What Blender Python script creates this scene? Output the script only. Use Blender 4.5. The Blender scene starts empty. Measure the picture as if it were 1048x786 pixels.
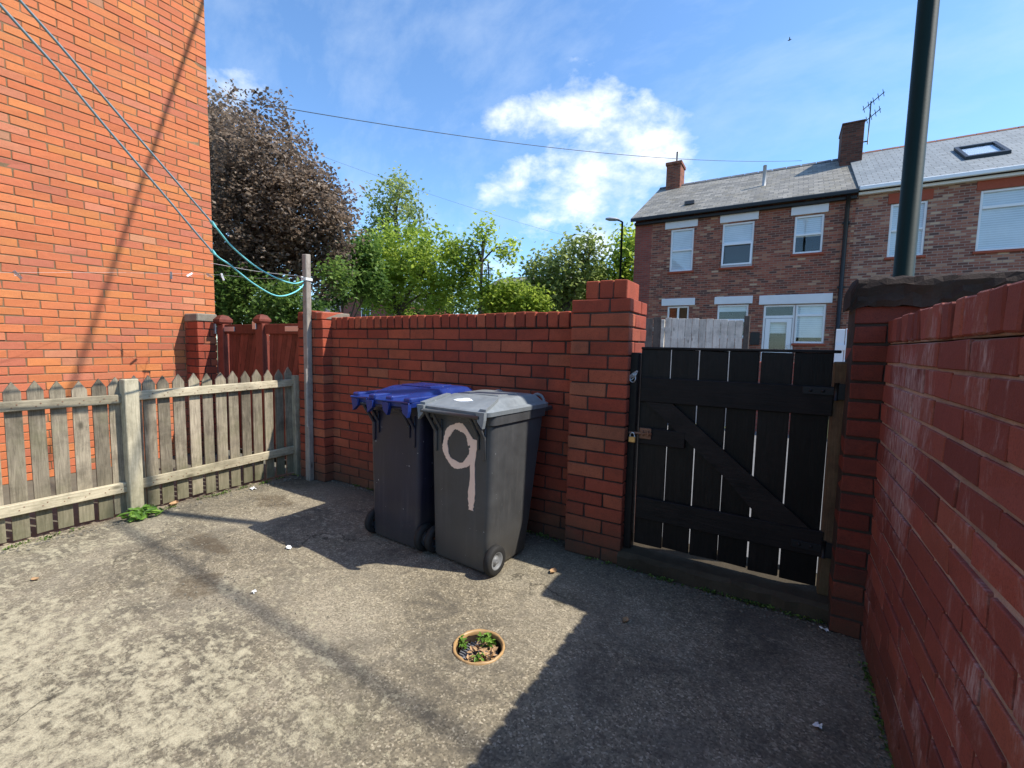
import bpy, math, random
import numpy as np
from mathutils import Vector, Matrix
random.seed(7)
RNG = np.random.default_rng(11)
scene = bpy.context.scene
COL = scene.collection
R = math.radians

# ------------------------------------------------------------------ camera
CAM = np.array([0.0, 0.0, 1.55])
YAW, PIT, ROL, FOC = R(-31.231), R(-4.821), R(1.147), 455.0
_f = np.array([math.sin(YAW)*math.cos(PIT), math.cos(YAW)*math.cos(PIT), math.sin(PIT)])
_r = np.array([math.cos(YAW), -math.sin(YAW), 0.0])
_u = np.cross(_r, _f)
_R = np.array([_r*math.cos(ROL)+_u*math.sin(ROL), _u*math.cos(ROL)-_r*math.sin(ROL), -_f])
cam_data = bpy.data.cameras.new('camera')
cam = bpy.data.objects.new('camera', cam_data); COL.objects.link(cam)
M = Matrix([[*_R[:, 0]], [*_R[:, 1]], [*_R[:, 2]]])
cam.matrix_world = Matrix.Translation(Vector(CAM)) @ M.to_4x4()
cam_data.sensor_width = 36.0; cam_data.lens = FOC/1048*36
cam_data.clip_start = 0.05; cam_data.clip_end = 2000
scene.camera = cam

def at(px, py, Y):
    """survey: where the sight line through a photo point crosses the plane at depth Y"""
    d = _R.T @ np.array([(px-524)/FOC, -(py-393)/FOC, -1.0])
    return CAM + d*(Y/d[1])

# ------------------------------------------------------------------ nodes / materials
class N:
    def __init__(s, m):
        m.use_nodes = True; s.t = m.node_tree; s.t.nodes.clear()
    def n(s, typ, **kw):
        nd = s.t.nodes.new(typ)
        for k, v in kw.items():
            if k.startswith('i_'):
                key = k[2:]; key = int(key) if key.isdigit() else key.replace('_', ' ')
                s.set(nd.inputs[key], v)
            else: setattr(nd, k, v)
        return nd
    def set(s, inp, v):
        if isinstance(v, bpy.types.NodeSocket): s.t.links.new(v, inp)
        elif isinstance(v, bpy.types.Node): s.t.links.new(v.outputs[0], inp)
        else:
            if inp.type == 'RGBA' and len(v) == 3: v = (*v, 1)
            inp.default_value = v
    def coord(s, scale=(1, 1, 1), rot=(0, 0, 0), out='Object', loc=(0, 0, 0)):
        tc = s.n('ShaderNodeTexCoord')
        mp = s.n('ShaderNodeMapping', i_Vector=tc.outputs[out], i_Scale=scale, i_Rotation=rot, i_Location=loc)
        return mp.outputs[0]
    def noise(s, vec, scale, detail=6, rough=.6, dist=0):
        return s.n('ShaderNodeTexNoise', i_Vector=vec, i_Scale=scale, i_Detail=detail, i_Roughness=rough, i_Distortion=dist).outputs['Fac']
    def ramp(s, fac, stops, interp='LINEAR'):
        r = s.n('ShaderNodeValToRGB', i_Fac=fac); cr = r.color_ramp; cr.interpolation = interp
        while len(cr.elements) < len(stops): cr.elements.new(.5)
        for e, (p, c) in zip(cr.elements, stops):
            e.position = p; e.color = (*c, 1) if not isinstance(c, (int, float)) else (c, c, c, 1)
        return r.outputs[0]
    def mix(s, f, a, b, blend='MIX'):
        m = s.n('ShaderNodeMix', data_type='RGBA', blend_type=blend)
        s.set(m.inputs[0], f); s.set(m.inputs[6], a); s.set(m.inputs[7], b)
        return m.outputs[2]
    def math(s, op, a, b=0.0, c=None, clamp=False):
        m = s.n('ShaderNodeMath', operation=op, use_clamp=clamp)
        s.set(m.inputs[0], a); s.set(m.inputs[1], b)
        if c is not None: s.set(m.inputs[2], c)
        return m.outputs[0]
    def sep(s, v):
        return s.n('ShaderNodeSeparateXYZ', i_0=v).outputs
    def finish(s, color, rough=.8, spec=.3, bump=None, bstr=.3, bdist=.01, metal=0.0, **kw):
        p = s.n('ShaderNodeBsdfPrincipled')
        s.set(p.inputs['Base Color'], color); s.set(p.inputs['Roughness'], rough)
        s.set(p.inputs['Specular IOR Level'], spec); s.set(p.inputs['Metallic'], metal)
        for k, v in kw.items(): s.set(p.inputs[k.replace('_', ' ')], v)
        if bump is not None:
            b = s.n('ShaderNodeBump', i_Height=bump, i_Strength=bstr, i_Distance=bdist)
            s.t.links.new(b.outputs[0], p.inputs['Normal'])
        o = s.n('ShaderNodeOutputMaterial'); s.t.links.new(p.outputs[0], o.inputs[0])
        return p

def new_mat(name):
    m = bpy.data.materials.new(name); return m, N(m)

def simple(name, col, rough=.6, spec=.4, metal=0, var=.15, nscale=9, bstr=.1):
    m, n = new_mat(name); v = n.coord()
    f = n.noise(v, nscale, 8, .65)
    c = n.mix(f, tuple(x*(1-var) for x in col), tuple(min(1, x*(1+var)) for x in col))
    n.finish(c, rough, spec, n.noise(v, nscale*8, 4), bstr, .003, metal)
    return m

def attr_tint(n):
    a = n.n('ShaderNodeAttribute', attribute_name='tint')
    return n.n('ShaderNodeSeparateColor', i_0=a.outputs['Color']).outputs

def brick_mat(name, stops, grime=(.05, .035, .03), grime_amt=.35, salt=0.0, zgreen=0.0, rough=.85, br=(.80, .34), spot=None):
    m, n = new_mat(name); br_ = br
    t = attr_tint(n); v = n.coord()
    c = n.ramp(t[0], stops)
    br = n.math('MULTIPLY_ADD', t[1], br_[1], br_[0])
    c = n.mix(1.0, c, n.n('ShaderNodeCombineColor', i_0=br, i_1=br, i_2=br).outputs[0], 'MULTIPLY')
    big = n.noise(v, 2.3, 8, .7); mid = n.noise(v, 22, 6, .7); fine = n.noise(v, 160, 3, .6)
    c = n.mix(n.ramp(mid, [(.3, 0.0), (.75, .35)]), c, n.mix(1.0, c, (.62, .55, .55), 'MULTIPLY'))
    g = n.math('MULTIPLY', n.ramp(big, [(.46, 0.0), (.72, 1.0)]), grime_amt)
    c = n.mix(g, c, grime)
    c = n.mix(n.math('MULTIPLY', n.ramp(fine, [(.35, 1.0), (.5, 0.0)]), .35), c, tuple(x*.9 for x in grime))
    if zgreen:
        z = n.sep(n.n('ShaderNodeNewGeometry').outputs['Position'])[2]
        zz = n.math('ADD', z, n.math('MULTIPLY', n.noise(v, 5, 6, .7), .5))
        c = n.mix(n.math('MULTIPLY', n.ramp(n.math('MULTIPLY', zz, .9), [(.25, 1.0), (.62, 0.0)]), zgreen), c, (.055, .05, .03))
    if salt:
        sv = n.coord((1, 3.2, 1.3)); s1 = n.noise(sv, 1.5, 9, .74, .5); s2 = n.noise(n.coord((1, 30, 5)), 3.2, 8, .7)
        if spot:
            q = n.sep(n.n('ShaderNodeNewGeometry').outputs['Position'])
            dd = n.math('SQRT', n.math('ADD', n.math('POWER', n.math('SUBTRACT', q[1], spot[0]), 2.0), n.math('MULTIPLY', n.math('POWER', n.math('SUBTRACT', q[2], spot[1]), 2.0), .7)))
            s1 = n.math('ADD', s1, n.ramp(dd, [(.0, .30), (.20, .16), (.45, 0.0)]))
        sm = n.math('MULTIPLY', n.ramp(s1, [(.54, 0.0), (.67, 1.0)]), n.ramp(s2, [(.42, 0.1), (.6, 1.0)]))
        c = n.mix(n.math('MULTIPLY', sm, salt), c, (.50, .40, .38))
    h = n.math('ADD', n.math('MULTIPLY', fine, .5), mid)
    n.finish(c, rough, .25, h, .55, .006)
    return m

def mortar_mat(name, col):
    m, n = new_mat(name); v = n.coord()
    a = n.noise(v, 3, 8, .7); b = n.noise(v, 90, 4, .7)
    c = n.mix(n.ramp(a, [(.3, 0.0), (.7, 1.0)]), tuple(x*.45 for x in col), tuple(x*1.2 for x in col))
    c = n.mix(n.math('MULTIPLY', b, .5), c, tuple(x*.4 for x in col))
    n.finish(c, .95, .1, b, .7, .006)
    return m

def wood_mat(name, pale, dark, axis='Z', green=0.0, rough=.85):
    m, n = new_mat(name)
    sc = {'Z': (14, 14, 1.1), 'Y': (14, 1.1, 14), 'X': (1.1, 14, 14)}[axis]
    v = n.coord(sc); w = n.coord()
    t = attr_tint(n)
    vv = n.n('ShaderNodeVectorMath', operation='ADD', i_0=v, i_1=n.n('ShaderNodeCombineXYZ', i_0=n.math('MULTIPLY', t[0], 37), i_1=n.math('MULTIPLY', t[1], 53)).outputs[0]).outputs[0]
    grain = n.noise(vv, 3.2, 9, .68, 1.2); fine = n.noise(vv, 12, 5, .7)
    c = n.ramp(grain, [(.28, dark), (.5, tuple((a+b)/2 for a, b in zip(pale, dark))), (.72, pale)])
    blot = n.noise(w, 4.5, 8, .72)
    c = n.mix(n.math('MULTIPLY', n.ramp(blot, [(.45, 0.0), (.68, 1.0)]), .6), c, tuple(x*.42 for x in dark))
    kv = n.n('ShaderNodeTexVoronoi', i_Vector=n.n('ShaderNodeVectorMath', operation='MULTIPLY', i_0=vv, i_1=tuple(.45 if x > 5 else 2.4 for x in sc)).outputs[0], i_Scale=1.0, i_Randomness=1.0).outputs['Distance']
    c = n.mix(n.ramp(kv, [(.05, .85), (.13, .0)]), c, tuple(x*.45 for x in dark))
    br = n.math('MULTIPLY_ADD', t[1], .75, .60)
    c = n.mix(1.0, c, n.n('ShaderNodeCombineColor', i_0=br, i_1=br, i_2=br).outputs[0], 'MULTIPLY')
    if green:
        z = n.sep(n.n('ShaderNodeNewGeometry').outputs['Position'])[2]
        gz = n.ramp(n.math('ADD', z, n.math('MULTIPLY', n.noise(w, 6, 6, .7), .35)), [(.2, 1.0), (.62, 0.0)])
        c = n.mix(n.math('MULTIPLY', gz, green), c, (.10, .105, .045))
        gg = n.ramp(n.noise(w, 2.6, 7, .7), [(.5, 0.0), (.68, .55)])
        c = n.mix(n.math('MULTIPLY', gg, green), c, (.19, .19, .09))
    n.finish(c, rough, .2, n.math('ADD', grain, n.math('MULTIPLY', fine, .6)), .5, .004)
    return m

def leaf_mat(name, c0, c1, c2, trans=.35):
    m, n = new_mat(name); t = attr_tint(n)
    c = n.ramp(t[0], [(0.0, c0), (.5, c1), (1.0, c2)])
    p = n.n('ShaderNodeBsdfPrincipled', i_Base_Color=c, i_Roughness=.5)
    p.inputs['Specular IOR Level'].default_value = .35
    tr = n.n('ShaderNodeBsdfTranslucent', i_Color=c)
    mx = n.n('ShaderNodeMixShader', i_0=trans, i_1=p.outputs[0], i_2=tr.outputs[0])
    o = n.n('ShaderNodeOutputMaterial', i_0=mx.outputs[0]); return m

MT = {}
MT['brick_yard'] = brick_mat('yard brick', [(0, (.27, .052, .028)), (.35, (.34, .068, .035)), (.7, (.385, .082, .040)), (.92, (.41, .105, .050)), (1, (.36, .12, .06))], (.045, .024, .018), .45, zgreen=.75, br=(.85, .24))
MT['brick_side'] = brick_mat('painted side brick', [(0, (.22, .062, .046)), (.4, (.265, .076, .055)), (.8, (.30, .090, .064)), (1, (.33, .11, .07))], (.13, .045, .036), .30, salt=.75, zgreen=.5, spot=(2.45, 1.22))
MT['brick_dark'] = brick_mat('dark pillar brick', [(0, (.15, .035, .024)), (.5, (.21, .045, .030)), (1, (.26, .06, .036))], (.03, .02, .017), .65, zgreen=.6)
MT['brick_house'] = brick_mat('orange house brick', [(0, (.44, .135, .080)), (.12, (.51, .148, .068)), (.4, (.555, .158, .062)), (.65, (.575, .178, .066)), (.84, (.58, .205, .064)), (.95, (.50, .160, .092)), (.992, (.58, .24, .115)), (1, (.42, .21, .12))], (.36, .13, .07), .35, br=(.90, .17))
MT['mortar_yard'] = mortar_mat('dark mortar', (.085, .065, .055))
MT['mortar_side'] = mortar_mat('pale pink mortar', (.50, .38, .31))
MT['mortar_house'] = mortar_mat('olive mortar', (.27, .175, .10))
MT['render'] = mortar_mat('old cement', (.30, .26, .20))
MT['coping_dark'] = mortar_mat('blackened concrete coping', (.055, .040, .033))
MT['fence_v'] = wood_mat('weathered picket wood', (.41, .345, .245), (.135, .110, .078), 'Z', .5)
MT['fence_h'] = wood_mat('weathered rail wood', (.58, .50, .35), (.25, .21, .14), 'Y', .35)
MT['post_grey'] = wood_mat('grey post wood', (.60, .52, .44), (.34, .28, .23), 'Z', .1)
MT['post_fence'] = wood_mat('pale fence post wood', (.54, .48, .34), (.25, .22, .15), 'Z', .4)
MT['post_brown'] = wood_mat('brown gate post wood', (.22, .135, .075), (.10, .06, .035), 'Z', .3)
MT['fence_far'] = wood_mat('silver plank wood', (.68, .62, .55), (.45, .40, .34), 'Z', 0)
MT['fence_far_dark'] = wood_mat('dark plank wood', (.17, .14, .12), (.09, .07, .06), 'Z', 0)
MT['gate_black'] = wood_mat('black gate paint', (.020, .015, .013), (.007, .0055, .005), 'Z', 0, .48)
MT['gate_black_h'] = wood_mat('black gate ledge paint', (.024, .017, .015), (.008, .006, .0055), 'X', 0, .55)
MT['gate_brown'] = wood_mat('brown gate stain', (.20, .050, .030), (.13, .030, .020), 'Z', 0, .6)
MT['bark'] = wood_mat('bark', (.16, .13, .10), (.06, .048, .038), 'Z', 0)
MT['rust'] = simple('rusty steel', (.25, .12, .07), .6, .4, .4, .5, 40, .4)
MT['black_iron'] = simple('black iron', (.012, .011, .012), .5, .4, .2, .3, 40)
MT['steel'] = simple('galvanised steel', (.55, .56, .58), .38, .5, .8, .2, 40)
MT['brass'] = simple('brass padlock', (.50, .30, .12), .4, .5, .8, .2, 40)
MT['lamp_green'] = simple('green lamp column paint', (.002, .014, .009), .5, .2, 0, .2, 6)
MT['lamp_grey'] = simple('grey lantern', (.35, .36, .37), .4)
MT['white_upvc'] = simple('white upvc', (.80, .81, .82), .35, .5, 0, .03)
MT['white_paint'] = simple('white lintel paint', (.74, .75, .77), .7, .2, 0, .10, 4)
MT['red_lintel'] = simple('red brick lintel', (.34, .085, .050), .85, .2, 0, .25, 12)
MT['black_plastic'] = simple('black plastic gutter', (.012, .012, .013), .4)
MT['grey_plastic'] = simple('grey pipe', (.42, .42, .42), .5)
def blind_mat():
    m, n = new_mat('slatted blind'); v = n.coord()
    z = n.sep(v)[2]; w_ = n.math('SINE', n.math('MULTIPLY', z, 110.0)); a = n.noise(v, 2.5, 5)
    c = n.mix(n.math('MULTIPLY_ADD', w_, .5, .5), (.52, .57, .60), (.70, .76, .79))
    c = n.mix(n.ramp(a, [(.35, 0.0), (.65, .5)]), c, (.80, .84, .86))
    n.finish(c, .8, .2); return m
MT['blind'] = blind_mat()
MT['room'] = simple('dim room', (.05, .05, .055), .9)
MT['clay'] = simple('glazed clay pipe', (.40, .245, .105), .45, .5, 0, .3, 30, .3)
MT['drain_dark'] = simple('dark drain wall', (.045, .03, .02), .8, .2, 0, .4, 30)  # dark tone for the inner drain wall below the clay rim
MT['deadleaf'] = simple('dead leaf', (.40, .25, .13), .8, .2, 0, .5, 25)
MT['litter'] = simple('white scrap', (.78, .78, .76), .7, .2, 0, .05)
MT['line_blue'] = simple('turquoise plastic line', (.18, .55, .55), .4, .5, 0, .05)
MT['line_grey'] = simple('dirty plastic line', (.20, .28, .30), .4, .5, 0, .1)
MT['line_white'] = simple('white cord', (.66, .66, .64), .6, .3, 0, .05)
MT['peg_grey'] = simple('grey peg plastic', (.16, .16, .17), .5)
MT['peg_white'] = simple('white peg plastic', (.72, .72, .72), .5)
MT['cable'] = simple('black cable', (.05, .055, .06), .6)
MT['tyre'] = simple('black tyre rubber', (.02, .019, .018), .75, .3, 0, .4, 30, .3)
MT['hub'] = simple('grey wheel hub', (.24, .245, .25), .4, .5, .3, .25, 40)
MT['numeral'] = None
MT['leaf_purple'] = leaf_mat('copper leaf', (.085, .062, .046), (.225, .165, .120), (.47, .365, .27), .42)
MT['leaf_green'] = leaf_mat('bright green leaf', (.13, .20, .03), (.34, .44, .06), (.56, .64, .13), .6)
MT['leaf_mid'] = leaf_mat('olive green leaf', (.12, .17, .045), (.32, .38, .11), (.55, .58, .24), .55)
MT['leaf_dark'] = leaf_mat('dark green leaf', (.035, .075, .02), (.10, .18, .035), (.24, .34, .07), .5)
MT['weed'] = leaf_mat('weed leaf', (.07, .15, .02), (.13, .26, .03), (.22, .36, .06), .35)

def plastic_body(name, col, scuff, streak=.35, rough=.42):
    m, n = new_mat(name); v = n.coord(); vs = n.coord((10, 10, .8))
    a = n.noise(v, 5, 8, .7); s = n.noise(vs, 2.2, 7, .65); f = n.noise(v, 60, 4, .7)
    c = n.mix(n.ramp(a, [(.3, 0.0), (.7, 1.0)]), tuple(x*.75 for x in col), tuple(x*1.2 for x in col))
    c = n.mix(n.math('MULTIPLY', n.ramp(s, [(.52, 0.0), (.75, 1.0)]), streak), c, scuff)
    z = n.sep(n.n('ShaderNodeNewGeometry').outputs['Position'])[2]
    c = n.mix(n.math('MULTIPLY', n.ramp(n.math('ADD', z, n.math('MULTIPLY', a, .3)), [(.15, .7), (.5, 0.0)]), .8), c, (.11, .10, .085))
    sp = n.ramp(n.noise(n.coord((1, 1, 1), loc=(3, 1, 7)), 46, 2, .5), [(.735, 0.0), (.76, 1.0)])
    sp = n.math('MULTIPLY', sp, n.ramp(n.noise(v, 4, 3), [(.45, 0.0), (.6, 1.0)]))
    c = n.mix(n.math('MULTIPLY', sp, .8), c, (.6, .6, .6))
    n.finish(c, n.ramp(a, [(.3, rough-.08), (.7, rough+.18)]), .4, n.math('ADD', f, n.math('MULTIPLY', a, 2.0)), .12, .004)
    return m
MT['bin_grey'] = plastic_body('dark grey bin plastic', (.060, .060, .060), (.115, .108, .10))
MT['bin_navy'] = plastic_body('navy bin plastic', (.018, .018, .034), (.07, .065, .08), .45, .33)
MT['lid_grey'] = plastic_body('grey lid plastic', (.19, .206, .21), (.30, .312, .312), .5, .36)
MT['lid_blue'] = plastic_body('blue lid plastic', (.010, .026, .150), (.05, .075, .22), .25, .28)
def numeral_mat():
    m, n = new_mat('pink brushed paint'); v = n.coord()
    a = n.noise(n.coord((3, 3, .8)), 14, 8, .75); b = n.noise(v, 7, 5)
    c = n.mix(b, (.78, .55, .42), (.90, .68, .54))
    c = n.mix(n.ramp(a, [(.64, 0.0), (.70, .8)]), c, (.09, .08, .07))
    n.finish(c, .7, .3, a, .3, .002); return m
MT['numeral'] = numeral_mat()

def glass_mat():
    m, n = new_mat('window glass')
    fr = n.math('MULTIPLY', n.math('POWER', n.n('ShaderNodeLayerWeight', i_Blend=.5).outputs['Facing'], 3.0), .55)
    tr = n.n('ShaderNodeBsdfTransparent', i_Color=(.97, .985, .99)); gl = n.n('ShaderNodeBsdfGlossy', i_Roughness=.02)
    k = n.math('ADD', fr, .05, True)
    mx = n.n('ShaderNodeMixShader', i_0=k, i_1=tr.outputs[0], i_2=gl.outputs[0])
    n.n('ShaderNodeOutputMaterial', i_0=mx.outputs[0]); return m
MT['glass'] = glass_mat()

def far_brick(name, stops, mortar, bw=.205, bh=.068, ms=.009):
    m, n = new_mat(name); tc = n.n('ShaderNodeTexCoord'); s = n.sep(tc.outputs['Object'])
    v = n.n('ShaderNodeCombineXYZ', i_0=n.math('ADD', s[0], s[1]), i_1=s[2]).outputs[0]
    b = n.n('ShaderNodeTexBrick', i_Vector=v, i_Color1=(0, 0, 0, 1), i_Color2=(1, 1, 1, 1), i_Mortar=(.5, .5, .5, 1), i_Scale=1.0)
    b.inputs['Mortar Size'].default_value = ms; b.inputs['Brick Width'].default_value = bw; b.inputs['Row Height'].default_value = bh
    b.inputs['Mortar Smooth'].default_value = .2; b.inputs['Bias'].default_value = 0
    c = n.ramp(b.outputs['Color'], stops)
    big = n.noise(tc.outputs['Object'], .9, 6, .7)
    c = n.mix(n.ramp(big, [(.4, 0.0), (.7, .35)]), c, tuple(x*.5 for x in stops[1][1]))
    c = n.mix(b.outputs['Fac'], c, mortar)
    n.finish(c, .9, .2, n.math('SUBTRACT', 1.0, b.outputs['Fac']), .6, .006); return m
MT['terrace_brick'] = far_brick('mottled terrace brick', [(0, (.11, .058, .050)), (.25, (.22, .075, .052)), (.55, (.31, .095, .062)), (.78, (.35, .125, .080)), (.93, (.42, .20, .12)), (1, (.54, .37, .24))], (.28, .19, .145))
MT['terrace_brick_b'] = far_brick('brown terrace brick', [(0, (.11, .066, .058)), (.25, (.24, .095, .07)), (.55, (.33, .13, .09)), (.8, (.40, .19, .125)), (1, (.53, .38, .26))], (.32, .235, .19))
MT['terrace_brick_red'] = far_brick('red terrace brick', [(0, (.23, .065, .050)), (.5, (.29, .078, .058)), (1, (.34, .10, .07))], (.18, .12, .10))
MT['chimney_dark'] = far_brick('sooty chimney brick', [(0, (.06, .03, .025)), (.5, (.12, .045, .032)), (1, (.19, .07, .045))], (.09, .07, .055))
MT['chimney_brick'] = far_brick('chimney brick', [(0, (.15, .05, .035)), (.5, (.25, .075, .045)), (1, (.33, .11, .06))], (.16, .12, .09))
def slate(name, stops, mossy=0.0):
    m, n = new_mat(name); tc = n.n('ShaderNodeTexCoord'); s = n.sep(tc.outputs['Object'])
    v = n.n('ShaderNodeCombineXYZ', i_0=s[0], i_1=n.math('MULTIPLY', s[1], 1.15)).outputs[0]
    b = n.n('ShaderNodeTexBrick', i_Vector=v, i_Color1=(0, 0, 0, 1), i_Color2=(1, 1, 1, 1), i_Mortar=(0, 0, 0, 1), i_Scale=1.0)
    b.inputs['Mortar Size'].default_value = .008; b.inputs['Brick Width'].default_value = .26; b.inputs['Row Height'].default_value = .20
    c = n.ramp(b.outputs['Color'], stops)
    st = n.noise(n.coord((3, .5, .5)), 1.6, 7, .7)
    c = n.mix(n.ramp(st, [(.42, 0.0), (.68, .6)]), c, tuple(x*1.5 for x in stops[0][1]))
    if mossy:
        c = n.mix(n.math('MULTIPLY', n.ramp(n.noise(n.coord(), 3.5, 8, .75), [(.5, 0.0), (.62, 1.0)]), mossy), c, (.20, .17, .10))
    c = n.mix(n.math('MULTIPLY', b.outputs['Fac'], .7), c, (.03, .03, .03))
    n.finish(c, .62, .4, n.math('SUBTRACT', 1.0, b.outputs['Fac']), .5, .01); return m
MT['slate_old'] = slate('old grey slate', [(0, (.13, .12, .10)), (.5, (.205, .19, .16)), (1, (.30, .275, .23))], .5)
MT['slate_new'] = slate('blue grey slate', [(0, (.165, .182, .187)), (.5, (.195, .212, .217)), (1, (.225, .242, .245))])
MT['slate_dark'] = slate('dark tiles', [(0, (.07, .07, .075)), (.5, (.10, .10, .105)), (1, (.14, .135, .13))])

def concrete_mat():
    m, n = new_mat('worn yard concrete'); v = n.coord()
    vs = n.coord((1.0, 2.2, 1), rot=(0, 0, R(20)))
    big = n.noise(v, .75, 5, .6, .3); mid = n.noise(vs, 5.2, 10, .76, .6); fin = n.noise(v, 21, 8, .76); mic = n.noise(v, 150, 4, .65)
    vor = n.n('ShaderNodeTexVoronoi', i_Vector=v, i_Scale=120.0)
    film = n.math('ADD', n.math('ADD', n.math('MULTIPLY', big, .30), n.math('MULTIPLY', mid, .46)), n.math('MULTIPLY', fin, .40))
    s0 = n.sep(n.n('ShaderNodeNewGeometry').outputs['Position'])
    side = n.math('MULTIPLY', n.math('MULTIPLY_ADD', s0[1], -.8, 1.62, True), n.math('MULTIPLY_ADD', s0[0], -.75, -.45, True))
    film = n.math('ADD', film, n.math('MULTIPLY_ADD', side, .078, -.076))
    fm = n.ramp(film, [(.572, 0.0), (.588, .50), (.635, .95)])
    spk = n.n('ShaderNodeSeparateColor', i_0=vor.outputs['Color']).outputs[0]
    agg = n.ramp(spk, [(0, (.125, .106, .072)), (.35, (.205, .173, .118)), (.75, (.27, .228, .154)), (.92, (.36, .307, .21)), (1, (.49, .425, .31))])
    agg = n.mix(n.ramp(fin, [(.36, .60), (.56, 0.0)]), agg, (.085, .075, .060))
    agg = n.mix(n.ramp(n.noise(v, 2.1, 9, .74, .8), [(.38, .75), (.54, 0.0)]), agg, (.080, .070, .055))
    agg = n.mix(n.ramp(n.noise(v, 1.1, 6, .6), [(.46, 0.0), (.66, .6)]), agg, n.mix(spk, (.22, .19, .135), (.42, .365, .265)))
    pale = n.mix(n.ramp(fin, [(.3, 0.0), (.7, 1.0)]), (.30, .265, .180), (.49, .435, .300))
    pale = n.mix(n.math('MULTIPLY', n.ramp(mic, [(.40, 1.0), (.52, 0.0)]), .45), pale, (.16, .14, .10))
    c = n.mix(fm, agg, pale)
    moss = n.ramp(n.noise(v, 1.5, 8, .7), [(.56, 0.0), (.74, .35)])
    c = n.mix(moss, c, (.095, .090, .048))
    pw = n.n('ShaderNodeNewGeometry').outputs['Position']; wob = n.noise(v, 3.0, 8, .75)
    for cx, cy, rx, ry in ((-4.15, 2.42, .42, .13), (-3.72, 1.62, .42, .09), (-3.05, 1.28, .30, .14), (-4.5, 2.9, .3, .2)):
        dq = n.n('ShaderNodeVectorMath', operation='MULTIPLY', i_0=n.n('ShaderNodeVectorMath', operation='SUBTRACT', i_0=pw, i_1=(cx, cy, 0)).outputs[0], i_1=(1/rx, 1/ry, 0)).outputs[0]
        ln = n.n('ShaderNodeVectorMath', operation='LENGTH', i_0=dq).outputs['Value']
        st = n.ramp(n.math('MULTIPLY_ADD', n.math('SUBTRACT', wob, .5), 3.4, ln), [(.55, .85), (.95, 0.0)])
        c = n.mix(n.math('MULTIPLY', st, n.ramp(fin, [(.35, 1.0), (.62, .35)])), c, (.085, .062, .038))
    cv = n.n('ShaderNodeVectorMath', operation='ADD', i_0=v, i_1=n.n('ShaderNodeTexNoise', i_Vector=v, i_Scale=2.5, i_Detail=6.0).outputs['Color']).outputs[0]
    ck = n.n('ShaderNodeTexVoronoi', i_Vector=cv, i_Scale=.62, feature='DISTANCE_TO_EDGE').outputs['Distance']
    ckm = n.math('MULTIPLY', n.ramp(ck, [(.0, 1.0), (.0035, .7), (.007, 0.0)]), n.ramp(n.noise(v, .9, 3), [(.48, 0.0), (.56, .8)]))
    c = n.mix(ckm, c, (.045, .038, .028))
    # darker towards the gate and back wall end of the yard
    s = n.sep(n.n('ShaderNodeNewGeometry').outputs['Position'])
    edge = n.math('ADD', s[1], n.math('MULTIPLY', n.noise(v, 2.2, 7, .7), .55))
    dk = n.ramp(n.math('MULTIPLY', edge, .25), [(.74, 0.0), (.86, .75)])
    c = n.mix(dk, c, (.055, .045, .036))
    h = n.math('ADD', n.math('ADD', n.math('MULTIPLY', mic, .35), n.math('MULTIPLY', fin, .8)), n.math('MULTIPLY', fm, .5))
    n.finish(c, .92, .15, h, .55, .009); return m
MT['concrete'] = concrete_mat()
MT['lane'] = simple('lane asphalt', (.16, .155, .15), .9, .2, 0, .3, 3, .4)
MT['path'] = simple('side path concrete', (.125, .115, .085), .9, .2, 0, .5, 4, .4)
MT['earth'] = simple('rough ground', (.10, .11, .055), .95, .1, 0, .4, .8, .4)
MT['grit'] = simple('grit', (.17, .15, .115), .95, .1, 0, .6, 20, .4)
MT['step'] = mortar_mat('mossy step concrete', (.085, .068, .046))

# ------------------------------------------------------------------ mesh builder
def _cb():
    idx = {}; vs = []
    for a in range(3):
        o = [i for i in range(3) if i != a]
        for s in (-1, 1):
            for s1 in (-1, 1):
                for s2 in (-1, 1):
                    sg = [0, 0, 0]; sg[a] = s; sg[o[0]] = s1; sg[o[1]] = s2
                    idx[(a, *sg)] = len(vs); vs.append((a, *sg))
    F = []
    for a in range(3):
        o = [i for i in range(3) if i != a]
        for s in (-1, 1):
            q = []
            for s1, s2 in ((-1, -1), (1, -1), (1, 1), (-1, 1)):
                sg = [0, 0, 0]; sg[a] = s; sg[o[0]] = s1; sg[o[1]] = s2; q.append(idx[(a, *sg)])
            F.append(q)
    for a, b, c in ((0, 1, 2), (0, 2, 1), (1, 2, 0)):
        for sa in (-1, 1):
            for sb in (-1, 1):
                def k(ax, sc):
                    sg = [0, 0, 0]; sg[a] = sa; sg[b] = sb; sg[c] = sc; return idx[(ax, *sg)]
                F.append([k(a, -1), k(a, 1), k(b, 1), k(b, -1)])
    for s in [(x, y, z) for x in (-1, 1) for y in (-1, 1) for z in (-1, 1)]:
        F.append([idx[(0, *s)], idx[(1, *s)], idx[(2, *s)]])
    S = np.array([v[1:] for v in vs], float); A = np.array([v[0] for v in vs])
    P = S*2.0
    for i in range(len(vs)):
        for j in range(3):
            if j != A[i]: P[i, j] *= .8
    out = []
    for f in F:
        p = P[f]; nn = np.cross(p[1]-p[0], p[2]-p[0])
        out.append(f if nn @ p.mean(0) > 0 else f[::-1])
    return S, A, out
_S, _A, _F = _cb()

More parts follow.
